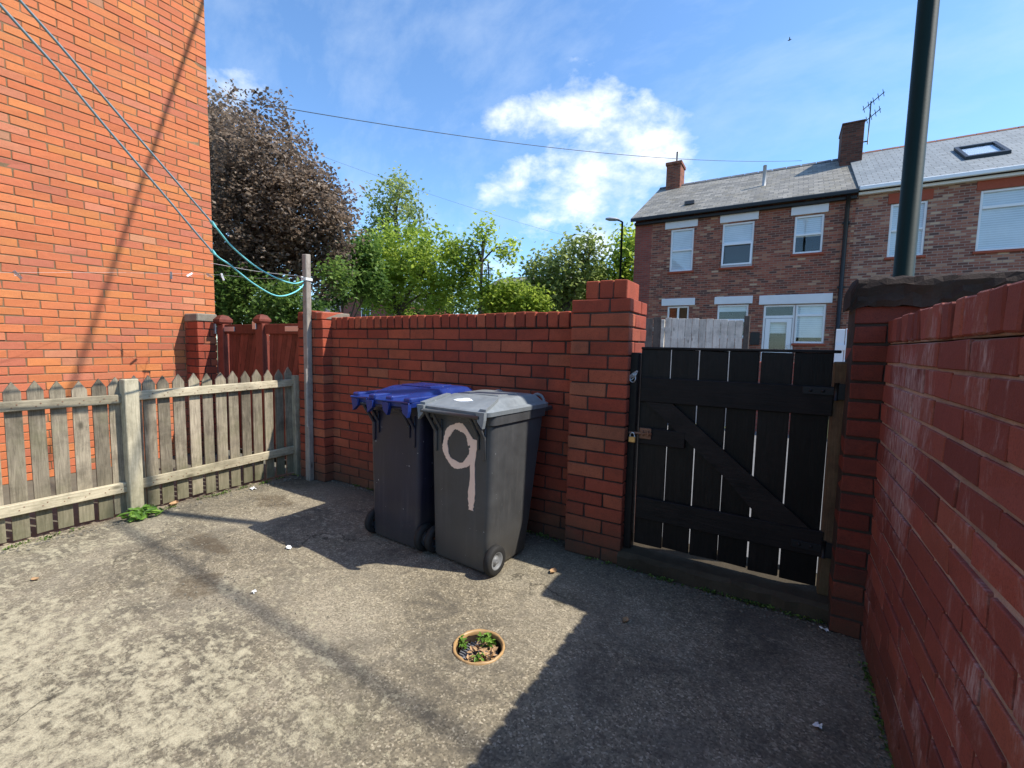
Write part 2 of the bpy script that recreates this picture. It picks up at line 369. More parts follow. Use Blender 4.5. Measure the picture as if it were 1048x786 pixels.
class MB:
    def __init__(s): s.v = []; s.f = []; s.m = []; s.t = []; s.n = 0; s.sm = []
    def add(s, verts, faces, mat=0, tint=None, smooth=False):
        verts = np.asarray(verts, float).reshape(-1, 3)
        if tint is None: tint = (.5, .5, .5)
        s.v.append(verts); s.t.append(np.tile(np.asarray(tint, float), (len(verts), 1)) if np.ndim(tint) == 1 else np.asarray(tint, float))
        s.f += [[i+s.n for i in f] for f in faces]; s.m += [mat]*len(faces); s.sm += [smooth]*len(faces); s.n += len(verts)
        return s
    def box(s, lo, hi, bev=.004, mat=0, tint=None, jit=0, rot=None, piv=None):
        lo = np.array(lo, float); hi = np.array(hi, float); c = (lo+hi)/2; h = (hi-lo)/2
        b = min(bev, h.min()*.45)
        V = _S*h
        for j in range(3):
            V[_A != j, j] -= b*_S[_A != j, j]
        if jit:
            d = RNG.normal(0, jit, (8, 3)); key = ((_S+1)/2 @ np.array([1, 2, 4])).astype(int); V = V + d[key]
        if rot is not None:
            rot = np.array(rot)[:3, :3]; p = c if piv is None else np.array(piv)
            V = (rot @ (V + c - p).T).T + p
        else: V = V + c
        if tint is None: tint = RNG.random(3)
        return s.add(V, _F, mat, tint)
    def tube(s, pts, rad, seg=8, mat=0, cap=True, tint=None, smooth=True):
        pts = np.array(pts, float); n = len(pts)
        rad = np.full(n, rad) if np.ndim(rad) == 0 else np.array(rad, float)
        tan = np.gradient(pts, axis=0); tan /= np.linalg.norm(tan, axis=1)[:, None]+1e-9
        ref = np.array([0, 0, 1.0]) if abs(tan[0][2]) < .9 else np.array([1.0, 0, 0])
        V = []; a = np.linspace(0, 2*math.pi, seg, endpoint=False)
        for i in range(n):
            u = np.cross(tan[i], ref); u /= np.linalg.norm(u)+1e-9; w = np.cross(tan[i], u); ref = np.cross(u, tan[i])
            V.append(pts[i] + rad[i]*(np.cos(a)[:, None]*u + np.sin(a)[:, None]*w))
        V = np.concatenate(V); F = []
        for i in range(n-1):
            for j in range(seg):
                k = (j+1) % seg; F.append([i*seg+j, i*seg+k, (i+1)*seg+k, (i+1)*seg+j])
        if cap: F.append(list(range(seg))); F.append(list(range((n-1)*seg, n*seg))[::-1])
        F = [f[::-1] for f in F]
        return s.add(V, F, mat, RNG.random(3) if tint is None else tint, smooth)
    def lathe(s, prof, c=(0, 0, 0), seg=32, mat=0, axis='Z', closed=False, smooth=True):
        a = np.linspace(0, 2*math.pi, seg, endpoint=False); V = []
        for r, z in prof:
            p = np.stack([np.cos(a)*r, np.sin(a)*r, np.full(seg, z)], 1)
            V.append(p)
        V = np.concatenate(V)
        if axis == 'X': V = V[:, [2, 0, 1]]
        if axis == 'Y': V = V[:, [1, 2, 0]]
        F = []; m = len(prof)
        for i in range(m if closed else m-1):
            i2 = (i+1) % m
            for j in range(seg):
                k = (j+1) % seg; F.append([i*seg+j, i*seg+k, i2*seg+k, i2*seg+j])
        return s.add(V+np.array(c, float), F, mat, None, smooth)
    def prism(s, poly, ax, lo, hi, mat=0, tint=None):
        """outline in the plane across axis ax, thick from lo to hi"""
        poly = np.array(poly, float); n = len(poly); o = [i for i in range(3) if i != ax]
        V = np.zeros((2*n, 3)); V[:n, o] = poly; V[n:, o] = poly; V[:n, ax] = lo; V[n:, ax] = hi
        F = [list(range(n)), list(range(n, 2*n))[::-1]] + [[i, (i+1) % n+0, (i+1) % n+n, i+n][::-1] for i in range(n)]
        return s.add(V, F, mat, RNG.random(3) if tint is None else tint)
    def loft(s, loops, mat=0, cap=True, smooth=True):
        n = len(loops[0]); V = np.concatenate([np.array(l, float) for l in loops]); F = []
        for i in range(len(loops)-1):
            for j in range(n):
                k = (j+1) % n; F.append([i*n+j, i*n+k, (i+1)*n+k, (i+1)*n+j])
        if cap: F.append(list(range(n))[::-1]); F.append(list(range((len(loops)-1)*n, len(loops)*n)))
        return s.add(V, F, mat, None, smooth)
    def xf(s, rotz=0, loc=(0, 0, 0)):
        c, q = math.cos(rotz), math.sin(rotz); Rm = np.array([[c, -q, 0], [q, c, 0], [0, 0, 1]])
        s.v = [(Rm @ a.T).T + np.array(loc) for a in s.v]; return s
    def build(s, name, mats, parent=None, fix=False, auto=None):
        if not isinstance(mats, (list, tuple)): mats = [mats]
        V = np.concatenate(s.v)
        off = np.array(parent.location) if parent is not None and parent.parent is None else (np.array(parent.location)+np.array(parent.parent.location) if parent is not None else None)
        base = None
        if parent is None:
            base = np.array([(V[:, 0].min()+V[:, 0].max())/2, (V[:, 1].min()+V[:, 1].max())/2, V[:, 2].min()]); V = V-base
        else: V = V-off
        me = bpy.data.meshes.new(name); me.from_pydata(V.tolist(), [], s.f)
        for m in mats: me.materials.append(m if not isinstance(m, str) else MT[m])
        me.polygons.foreach_set('material_index', s.m)
        me.polygons.foreach_set('use_smooth', s.sm)
        at_ = me.attributes.new('tint', 'FLOAT_COLOR', 'POINT')
        T = np.concatenate(s.t); at_.data.foreach_set('color', np.concatenate([T, np.ones((len(T), 1))], 1).astype(np.float32).ravel())
        if fix:
            import bmesh
            b = bmesh.new(); b.from_mesh(me); bmesh.ops.recalc_face_normals(b, faces=b.faces); b.to_mesh(me); b.free()
        me.update()
        if auto: me.set_sharp_from_angle(angle=R(auto))
        o = bpy.data.objects.new(name, me); COL.objects.link(o)
        if parent is not None: o.parent = parent
        else: o.location = base
        return o

def tag(o, label=None, cat=None, group=None, kind=None):
    if label: o['label'] = label
    if cat: o['category'] = cat
    if group: o['group'] = group
    if kind: o['kind'] = kind
    return o
def thing(name, loc, label, cat, group=None):
    o = bpy.data.objects.new(name, None); COL.objects.link(o); o.location = loc; o.empty_display_size = .1
    return tag(o, label, cat, group)

# ------------------------------------------------------------------ brickwork
BL, BH = .30, .10
def courses(mb, org, u, nrm, length, height, depth=.14, z0=0, bl=BL, bh=BH, mat=0, jit=.0016, joint=.011, proud=.006, first=0, bev=.0038):
    """stretcher courses: real blocks laid along u from org, faces looking along nrm"""
    u = np.array(u, float); nrm = np.array(nrm, float); org = np.array(org, float)
    B = np.stack([u, -nrm, np.array([0, 0, 1.0])], 1)
    flip = np.linalg.det(B) < 0
    rows = int(round(height/bh))
    for r in range(rows):
        x = 0.0; off = (r+first) % 2
        segs = []
        if off: segs.append((0, bl/2)); x = bl/2
        while x < length-1e-4:
            e = min(x+bl, length); segs.append((x, e)); x = e
        for a, b in segs:
            if b-a < .03: continue
            w = RNG.normal(0, .0012); pr = proud+RNG.normal(0, .0014)
            lo = np.array([a+joint/2, -pr, z0+r*bh+joint/2+w*.3]); hi = np.array([b-joint/2, depth, z0+(r+1)*bh-joint/2+w*.3])
            t = RNG.random(3)
            m2 = MB().box(lo, hi, bev, 0, t, jit)
            V = (B @ m2.v[0].T).T + org
            mb.add(V, [f[::-1] for f in _F] if flip else _F, mat, t)
def rowlock(mb, org, u, nrm, length, z0, h, depth, w=.10, mat=0):
    u = np.array(u, float); nrm = np.array(nrm, float); B = np.stack([u, -nrm, np.array([0, 0, 1.0])], 1); flip = np.linalg.det(B) < 0
    k = int(round(length/w)); w = length/k
    for i in range(k):
        t = RNG.random(3)
        m2 = MB().box([i*w+.006, -.006+RNG.normal(0, .0015), z0+.004], [(i+1)*w-.006, depth, z0+h+RNG.normal(0, .002)], .006, 0, t, .002)
        mb.add((B @ m2.v[0].T).T+np.array(org), [f[::-1] for f in _F] if flip else _F, mat, t)
def pillar_courses(mb, x0, y0, w, d, z0, rows, mat=0, bh=BH, joint=.011, t_=.14):
    """pinwheel courses so every face shows long and short bricks"""
    for r in range(rows):
        za, zb = z0+r*bh+joint/2, z0+(r+1)*bh-joint/2
        if r % 2 == 0:
            L = [(0, 0, w-t_, t_), (w-t_, 0, w, d-t_), (t_, d-t_, w, d), (0, t_, t_, d)]
        else:
            L = [(t_, 0, w, t_), (w-t_, t_, w, d), (0, d-t_, w-t_, d), (0, 0, t_, d-t_)]
        for a, b, c, e in L:
            j = RNG.normal(0, .0012, 2)
            mb.box([x0+a+(joint/2 if a > 0 else -.006), y0+b+(joint/2 if b > 0 else -.006)+j[0], za],
                   [x0+c-(joint/2 if c < w-1e-6 else -.006), y0+e-(joint/2 if e < d-1e-6 else -.006), zb+j[1]*.3], .0045, mat, RNG.random(3), .0016)

# ------------------------------------------------------------------ setting
def sheet(name, x0, y0, x1, y1, z, mat):
    o = MB().add([(x0, y0, z), (x1, y0, z), (x1, y1, z), (x0, y1, z)], [[0, 1, 2, 3]]).build(name, mat); return tag(o, kind='structure')
sheet('ground', -600, -600, 600, 600, -.16, 'earth')
sheet('back_lane', -40, 3.42, 30, 9.9, -.02, 'lane')
sheet('side_path', -7.05, -4, -4.86, 3.30, -.03, 'path')
DR = np.array([-1.251, 1.785])
def yard():
    import bmesh
    bm = bmesh.new()
    rect = [(-4.90, -3), (.47, -3), (.47, 3.42), (-4.90, 3.42)]
    E_ = []
    def ring(p):
        vs = [bm.verts.new((x, y, 0)) for x, y in p]
        for i in range(len(vs)): E_.append(bm.edges.new((vs[i], vs[(i+1) % len(vs)])))
        return vs
    outer = ring(rect)
    hole = ring([(DR[0]+.128*math.cos(a), DR[1]+.128*math.sin(a)) for a in np.linspace(0, 2*math.pi, 40, endpoint=False)])
    bmesh.ops.triangle_fill(bm, use_beauty=True, edges=E_)
    ed = [e for e in bm.edges if len(e.link_faces) == 1]
    r = bmesh.ops.extrude_edge_only(bm, edges=ed)
    for g in r['geom']:
        if isinstance(g, bmesh.types.BMVert): g.co.z = -.155
    for f in bm.faces:
        if abs(f.normal.z) > .9 and f.normal.z < 0: f.normal_flip()
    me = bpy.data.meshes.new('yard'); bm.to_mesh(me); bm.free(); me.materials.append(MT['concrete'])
    o = bpy.data.objects.new('yard', me); COL.objects.link(o); tag(o, kind='structure')
yard()

# ------------------------------------------------------------------ brick house on the left
def brick_house():
    t = thing('brick_house', (-11, 0, 0), 'tall windowless orange brick house side rising behind the picket fence', 'house')
    m = MB()
    courses(m, (-7, -2.71, -.03), (0, 1, 0), (1, 0, 0), 6.0, 7.56, .14, 0, bl=.273, bh=.09, joint=.0095, proud=.003)
    courses(m, (-7.15, 3.29, -.03), (-1, 0, 0), (0, 1, 0), 2.1, 7.56, .14, 0, bl=.273, bh=.09, joint=.0095, proud=.003, first=1)
    m.box((-15, -9, -.15), (-7.003, 3.287, 7.57), .001, 1)
    m.build('wall', ['brick_house', 'mortar_house'], t)
    r = MB().prism([(-15.4, 7.58), (-6.7, 7.58), (-11, 10.3)], 1, -9.3, 3.5)
    r.build('roof', 'slate_dark', t)
brick_house()

# ------------------------------------------------------------------ yard walls
def back_wall():
    t = thing('yard_wall', (-2.9, 3.3, 0), 'red brick back wall with bricks on edge along its top behind the two bins', 'wall')
    m = MB()
    courses(m, (-4.30, 3.19, 0), (1, 0, 0), (0, -1, 0), 2.98, 1.70, .2, 0)
    m.box((-4.32, 3.195, -.1), (-1.30, 3.385, 1.695), .002, 1)
    m.build('wall_panel', ['brick_yard', 'mortar_yard'], t)
    c = MB(); rowlock(c, (-4.30, 3.19, 0), (1, 0, 0), (0, -1, 0), 2.98, 1.705, .125, .2, .098)
    c.box((-4.30, 3.20, 1.70), (-1.32, 3.38, 1.818), .002, 1); c.build('coping', ['brick_yard', 'mortar_yard'], t)
    # end pier by the clothes post
    p = MB(); pillar_courses(p, -4.70, 3.07, .43, .36, 0, 18); p.box((-4.695, 3.075, -.1), (-4.275, 3.425, 1.795), .002, 1)
    e = p.build('end_pier', ['brick_yard', 'mortar_yard'], t)
    h = MB(); top = np.array([(-4.77, 3.05), (-4.35, 3.05), (-4.35, 3.44), (-4.77, 3.44)])
    for k in range(4):
        x0 = -4.705+k*.11
        h.box((x0+.004, 3.06, 1.80), (x0+.105, 3.435, 1.905-.012*abs(k-1.3)), .008, 0, RNG.random(3), .004)
    h.box((-4.70, 3.07, 1.80), (-4.27, 3.43, 1.885), .01, 1)
    h.build('pier_cap', ['brick_yard', 'render'], t)
    # gate pillar
    g = MB(); pillar_courses(g, -1.335, 3.04, .42, .42, 0, 19); g.box((-1.330, 3.045, -.1), (-.920, 3.455, 1.895), .002, 1)
    g.build('gate_pillar', ['brick_yard', 'mortar_yard'], t)
    k = MB()
    for i in range(3):
        k.box((-1.262+i*.106, 3.10, 1.905), (-1.262+(i+1)*.106-.010, 3.40, 2.035), .006, 0, RNG.random(3), .002)
    k.box((-1.255, 3.108, 1.90), (-.962, 3.392, 2.024), .002, 1)
    k.build('pillar_cap', ['brick_yard', 'mortar_yard'], t)
back_wall()
def right_wall():
    t = thing('side_wall', (.56, .8, 0), 'dusky red side wall with pale streaks and salt stains close on the right', 'wall')
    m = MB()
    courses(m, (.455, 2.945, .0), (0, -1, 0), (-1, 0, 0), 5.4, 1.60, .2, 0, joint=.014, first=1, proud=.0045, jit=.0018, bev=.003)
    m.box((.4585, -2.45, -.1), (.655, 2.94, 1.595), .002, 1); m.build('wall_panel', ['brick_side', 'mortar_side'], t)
    c = MB(); rowlock(c, (.455, 2.945, 0), (0, -1, 0), (-1, 0, 0), 5.4, 1.602, .122, .2, .10)
    c.box((.462, -2.45, 1.60), (.65, 2.935, 1.716), .002, 1); c.build('coping', ['brick_side', 'mortar_side'], t)
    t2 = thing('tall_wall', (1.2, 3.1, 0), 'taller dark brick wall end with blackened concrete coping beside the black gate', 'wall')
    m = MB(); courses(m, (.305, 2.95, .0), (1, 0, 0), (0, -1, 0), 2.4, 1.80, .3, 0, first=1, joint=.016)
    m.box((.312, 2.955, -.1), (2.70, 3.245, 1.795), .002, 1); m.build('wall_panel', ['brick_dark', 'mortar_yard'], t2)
    c = MB(); n = 70; loops = []
    prof = [(2.925, 1.79), (2.920, 1.82), (2.926, 1.85), (2.921, 1.885), (2.928, 1.912), (2.945, 1.934), (3.00, 1.945), (3.20, 1.945), (3.27, 1.92), (3.275, 1.79)]
    for i in range(n):
        x = .285+i*(2.42/(n-1)) if i > 1 else (.285, .312)[i]
        dz = 0 if i > 0 else -.055
        loops.append([(x, y+RNG.normal(0, .006), (z+RNG.normal(0, .006)+(dz if z > 1.8 else 0))) for y, z in prof])
    c.loft(loops, smooth=False); c.build('coping', 'coping_dark', t2, fix=True)
right_wall()
def step():
    m = MB(); n = 18; loops = []
    for i in range(n):
        x = -.925+i*(1.245/(n-1))
        loops.append([(x, 3.022+RNG.normal(0, .004), -.05), (x, 3.020+RNG.normal(0, .005), .085+RNG.normal(0, .006)), (x, 3.045, .108+RNG.normal(0, .003)), (x, 3.20, .12), (x, 3.42, .12), (x, 3.42, -.05)])
    m.loft(loops, smooth=False)
    tag(m.build('gate_step', 'step', fix=True), 'low dark mossy concrete step under the black gate', 'step')
step()

# ------------------------------------------------------------------ black gate
def gate():
    t = thing('yard_gate', (-.3, 3.15, .12), 'black boarded yard gate with diagonal brace and daylight between its boards', 'gate')
    xs = [-.850, -.651, -.472, -.295, -.118, .058, .250]; gp = [.003, .0065, .0085, .0055, .011, .0075, .003]
    for i in range(6):
        m = MB(); x0, x1 = xs[i]+gp[i]/2, xs[i+1]-gp[i+1]/2
        m.box((x0, 3.155, .152+RNG.normal(0, .003)), (x1, 3.178, 1.548+RNG.normal(0, .002)), .003, 0, None, .0015)
        m.build('board', 'gate_black', t)
    for a, b, x1 in ((1.185, 1.355, .262), (.345, .50, .268)):
        MB().box((-.838, 3.122, a), (x1, 3.153, b), .004, 0, None, .001).build('ledge', 'gate_black_h', t)
    MB().box((-.838, 3.124, .885), (-.53, 3.153, 1.0), .004).build('ledge', 'gate_black_h', t)
    MB().prism([(-.80, 1.183), (-.62, 1.183), (.20, .502), (-.06, .502), (-.26, .72)], 1, 3.126, 3.153).build('brace', 'gate_black_h', t)
    MB().box((-.852, 3.145, 1.548), (.285, 3.185, 1.566), .004).build('top_rail', 'gate_black_h', t)
    for z in (1.33, .40):
        m = MB(); m.box((.11, 3.114, z-.022), (.262, 3.121, z+.022), .002); m.tube([(.272, 3.112, z-.05), (.272, 3.112, z+.05)], .012, 8)
        m.box((.270, 3.105, z-.045), (.325, 3.112, z+.045), .002)
        for xx in (.15, .21): m.lathe([(0, -.0075), (.008, -.007), (.010, -.001)], (xx, 3.114, z), 8, axis='Y')
        m.build('hinge', 'black_iron', t)
    m = MB(); m.tube([(-.90, 3.100, .958), (-.745, 3.100, .966)], .009, 8)
    m.box((-.83, 3.108, .925), (-.75, 3.122, 1.0), .002); m.box((-.815, 3.09, .945), (-.80, 3.122, .985), .003); m.box((-.775, 3.09, .945), (-.762, 3.122, .985), .003)
    m.build('bolt', 'rust', t)
    t.location = (-.3, 3.15, .12)
    p = MB(); p.box((-.916, 3.10, .112), (-.856, 3.19, 1.525), .006)
    tag(p.build('gate_post', 'gate_black'), 'slim black post between gate and brick pillar', 'post')
    p = MB(); p.box((.258, 3.13, .112), (.330, 3.23, 1.50), .008, 0, None, .003)
    tag(p.build('gate_post', 'post_brown'), 'bare brown timber post on the hinge side of the gate', 'post')
    k = thing('padlock', (-.875, 3.085, .90), 'small brass padlock on the rusty gate bolt', 'padlock')
    MB().box((-.895, 3.068, .895), (-.845, 3.088, .938), .006).build('body', 'brass', k)
    a = np.linspace(0, math.pi, 9); MB().tube([(-.87+.016*math.cos(x), 3.078, .936+.030*math.sin(x)) for x in a], .004, 6).build('shackle', 'steel', k)
    w = MB()
    for q in range(3):
        a = np.linspace(0, 2*math.pi, 16)
        w.tube([(-.888+(.02+.006*q)*math.cos(x), 3.093+.004*math.sin(3*x), 1.345+.012*q+(.028)*math.sin(x+q)) for x in a], .0042, 5, cap=False)
    tag(w.build('wire_loop', 'steel'), 'twist of bright wire round the black gate post top', 'wire')
gate()

# ------------------------------------------------------------------ picket fence
def picket_fence():
    t = thing('picket_fence', (-4.8, 1.5, 0), 'weathered wooden picket fence with pointed tops along the left side', 'fence')
    ys = [.25, .375, .50, .62, .745, .87, .995, 1.115, 1.24, 1.365, 1.47, 1.60, 1.70, 1.815, 1.935, 2.06, 2.18, 2.30, 2.42, 2.545, 2.665, 2.79, 2.91, 3.03]
    ys = list(np.arange(-1.37, .2, .122))+ys
    for i, y in enumerate(ys):
        w = .0455+RNG.normal(0, .0015); zt = 1.195+.022*(y-.9)+RNG.normal(0, .006); zb = .02+RNG.random()*.03; L = RNG.normal(0, .004)
        if zb > .03: zb -= .01
        poly = [(y-w, zb), (y+w, zb+RNG.normal(0, .004)), (y+w+L, zt-.065), (y+L, zt+.01), (y-w+L, zt-.065)]
        dx = RNG.normal(0, .0015)
        MB().prism(poly, 0, -4.862+dx, -4.843+dx).build('picket', 'fence_v', t)
    for a, b, z0, z1 in ((-1.5, 1.50, 1.0, 1.075), (1.60, 3.12, 1.015, 1.095), (-1.5, 1.50, .222, .308), (1.60, 3.12, .225, .312)):
        m = MB(); m.box((-4.842, a, z0), (-4.80, b, z1), .005, 0, None, .002)
        d = .02*(b-1.5) if a > 0 else 0
        v = m.v[0]; v[:, 2] += np.where(v[:, 1] > (a+b)/2, d, 0)
        for y in ys:
            if a < y < b:
                for q in (-.012, .014): m.box((-4.7995, y+q-.0035, (z0+z1)/2+q*.8-.0035), (-4.797, y+q+.0035, (z0+z1)/2+q*.8+.0035), .001, 1)
        m.build('rail', ['fence_h', 'rust'], t)
    MB().box((-4.835, 1.495, -.05), (-4.735, 1.595, 1.205), .006, 0, None, .002).build('post', 'post_fence', t)
    MB().box((-4.835, -1.5, -.05), (-4.735, -1.4, 1.16), .006, 0, None, .002).build('post', 'post_fence', t)
    MB().box((-4.835, 3.05, -.05), (-4.765, 3.12, 1.17), .006, 0, None, .002).build('post', 'fence_v', t)
picket_fence()

# ------------------------------------------------------------------ clothes post, lines, pegs
m = MB(); m.box((-4.512, 3.00, 0), (-4.440, 3.062, 2.50), .006, 0, None, .002)
t = thing('clothes_post', (-4.476, 3.03, 0), 'tall bare grey timber clothes post at the corner of fence and back wall', 'post')
m.build('shaft', 'post_grey', t)
m = MB(); m.box((-4.522, 2.99, 2.215), (-4.430, 3.072, 2.245), .003); m.tube([(-4.48, 2.965, 2.25), (-4.48, 2.99, 2.25)], .008, 6); m.build('tie_band', 'line_white', t)
m = MB(); m.box((-4.46, 2.983, .62), (-4.442, 2.9985, 1.26), .003, 0, None, .002); m.build('batten', 'post_grey', t)
def curve_pts(P, k=8):
    P = np.array(P, float); Q = np.concatenate([[2*P[0]-P[1]], P, [2*P[-1]-P[-2]]]); out = []
    for i in range(1, len(Q)-2):
        for u in np.linspace(0, 1, k, endpoint=False):
            a, b, c, d = Q[i-1:i+3]
            out.append(.5*((2*b)+(c-a)*u+(2*a-5*b+4*c-d)*u*u+(3*b-a-3*c+d)*u**3))
    out.append(P[-1]); return np.array(out)
def vplane(px, py):
    """where a sight line meets the vertical plane through clothes post and house hook"""
    a = np.array([-4.476, 2.99, 0]); d = np.array([-2.96+4.476, 0.2-2.99]); n_ = np.array([-d[1], d[0], 0])
    q = _R.T @ np.array([(px-524)/FOC, -(py-393)/FOC, -1.0]); return CAM+q*(n_ @ (a-CAM)/(n_ @ q))
lo = [vplane(*p) for p in ((0, 5), (60, 72), (110, 132), (165, 196), (217, 257), (235, 271), (262, 292), (285, 303), (305, 297), (316, 283))]
up = [vplane(*p) for p in ((20, 0), (66, 52), (110, 104), (165, 168), (217, 228), (240, 255), (270, 278), (300, 290), (318, 284))]
for P, lab in ((lo, 'lower slack washing line drooping deepest before the clothes post'), (up, 'upper slack washing line running just above its twin')):
    P = [P[0]+(P[0]-P[1])*5]+P
    c = curve_pts(P); i = int(np.argmin(np.linalg.norm(c-P[5], axis=1)))
    tt = thing('washing_line', tuple(c[-1]), lab, 'washing line')
    MB().tube(c[:i+1], .0068, 6).build('bare_line', 'line_grey', tt)
    MB().tube(c[i:], .0074, 6).build('coated_line', 'line_blue', tt)
    k = c[i]; MB().tube([k-(c[i+1]-c[i])*.3, k, k+(c[i+1]-c[i])*.9], [.012, .014, .010], 6).build('knot', 'line_blue', tt)
W0 = np.array([-4.48, 2.985, 2.245])
W1 = np.array([-6.0, 2.86, 2.37]); W2 = np.array([-6.0, 1.15, 2.245])
wl = curve_pts([W0, (W0+W1)/2-np.array([0, 0, .03]), at(217, 281, 2.80), at(120, 279, 2.02), at(10, 279, 1.18), at(-150, 279, .4)])
tag(MB().tube(wl, .0010, 5).build('clothes_line', 'line_white'), 'thin white cord from clothes post across the orange house wall with pegs on it', 'cord')
wl2 = curve_pts([W0+np.array([0, 0, .012]), (W0+at(220, 270, 2.81))/2-np.array([0, 0, .01]), at(220, 270, 2.81), at(216, 270, 2.81)])
tag(MB().tube(wl2, .0028, 5).build('clothes_line', 'line_white'), 'upper thin white cord from clothes post to the corner of the orange house', 'cord')
def peg(px, Yg, mat, lab, c, tilt=0):
    i = int(np.argmin([abs((_R @ (p-CAM))[0]/-(_R @ (p-CAM))[2]*FOC+524-px) for p in c])); p = c[i]
    t = thing('clothes_peg', tuple(p), lab, 'clothes peg', 'pegs on the clothes cord')
    Rm = np.array(Matrix.Rotation(tilt, 3, (_r[0], _r[1], 0)) @ Matrix.Rotation(tilt, 3, 'X'))
    for s in (-1, 1):
        m = MB(); m.box((p[0]-.007, p[1]+s*.006-.004, p[2]-.065), (p[0]+.007, p[1]+s*.006+.004, p[2]+.02), .002, 0, None, 0, Rm, p)
        m.build('jaw', mat, t)
    a = np.linspace(0, 2*math.pi, 9); MB().tube([(p[0], p[1]+.010*math.cos(x), p[2]-.02+.010*math.sin(x)) for x in a], .002, 5, cap=False).build('spring', 'steel', t)
cc = curve_pts(wl, 6)
peg(16, 0, 'peg_grey', 'dark clothes peg hanging alone far from the others on the orange wall side', cc, .35)
peg(176, 0, 'peg_grey', 'dark clothes peg hanging straight, beside a white one', cc, .0)
peg(196, 0, 'peg_white', 'white clothes peg between two dark ones', cc, -.5)
peg(213, 0, 'peg_grey', 'dark tilted clothes peg at the corner edge of the orange house', cc, .6)
peg(227, 0, 'peg_white', 'large white peg dangling before the dark tree', cc, .2)

# ------------------------------------------------------------------ brown side gate and its pier
def side_gate():
    p = thing('brick_pier', (-6.82, 3.0, 0), 'narrow brick pier with grey stone cap against the orange house', 'pier')
    m = MB(); pillar_courses(m, -6.985, 2.90, .34, .22, 0, 18, t_=.075); m.box((-6.99, 2.905, -.1), (-6.65, 3.115, 1.795), .002, 1); m.build('shaft', ['brick_yard', 'mortar_yard'], p)
    MB().box((-6.985, 2.885, 1.80), (-6.625, 3.135, 1.905), .012, 0, None, .003).build('cap', 'render', p)
    t = thing('side_gate', (-5.6, 3.15, 0), 'reddish brown boarded side gate with slanting boards and knobbed posts', 'gate')
    a = [(-6.60, -6.47), (-5.62, -5.49)]
    for x0, x1 in ((-6.44, -5.62), (-5.49, -4.77)):
        m = MB(); n = int((x1-x0)/.10)
        for i in range(n+4):
            # slanting boards clipped to the leaf
            xa = x0-.4+i*.10; poly = []
            pts = [(xa, .10), (xa+.094, .10), (xa+.094+.45, 1.70), (xa+.45, 1.70)]
            for k in range(4):
                poly.append((min(max(pts[k][0], x0), x1), pts[k][1]))
            if abs(poly[0][0]-poly[1][0]) + abs(poly[2][0]-poly[3][0]) < .02: continue
            m.prism(poly, 1, 3.165+.001*(i % 2), 3.185)
        m.build('panel', 'gate_brown', t)
        MB().box((x0, 3.135, 1.645), (x1, 3.163, 1.765), .004).build('top_rail', 'gate_brown', t)
        MB().box((x0, 3.135, .15), (x1, 3.163, .27), .004).build('bottom_rail', 'gate_brown', t)
    for x0, x1 in ((-6.60, -6.44), (-5.66, -5.50), (-4.77, -4.71)):
        MB().box((x0, 3.11, .05), (x1, 3.20, 1.77), .006).build('stile', 'gate_brown', t)
    for xc, w, z in ((-6.52, .17, 1.885), (-5.58, .15, 1.875)):
        m = MB(); q = w/2; loops = []
        for s, zz in ((.75, 1.771), (1, 1.80), (1, z-.05), (.55, z), (.1, z+.012)):
            loops.append([(xc-q*s, 3.155-q*s, zz), (xc+q*s, 3.155-q*s, zz), (xc+q*s, 3.155+q*s, zz), (xc-q*s, 3.155+q*s, zz)])
        m.loft(loops, smooth=False); m.build('post_knob', 'gate_brown', t)
    for xa, xb in ((-6.58, -6.18), (-5.05, -4.78)):
        MB().box((xa, 3.122, 1.675), (xb, 3.134, 1.735), .002).build('strap_hinge', 'steel', t)
    MB().box((-5.70, 3.095, 1.70), (-5.62, 3.109, 1.80), .003).build('latch', 'steel', t)
    MB().box((-6.64, 3.09, 1.64), (-6.59, 3.105, 1.78), .003).build('hinge_plate', 'steel', t)
side_gate()

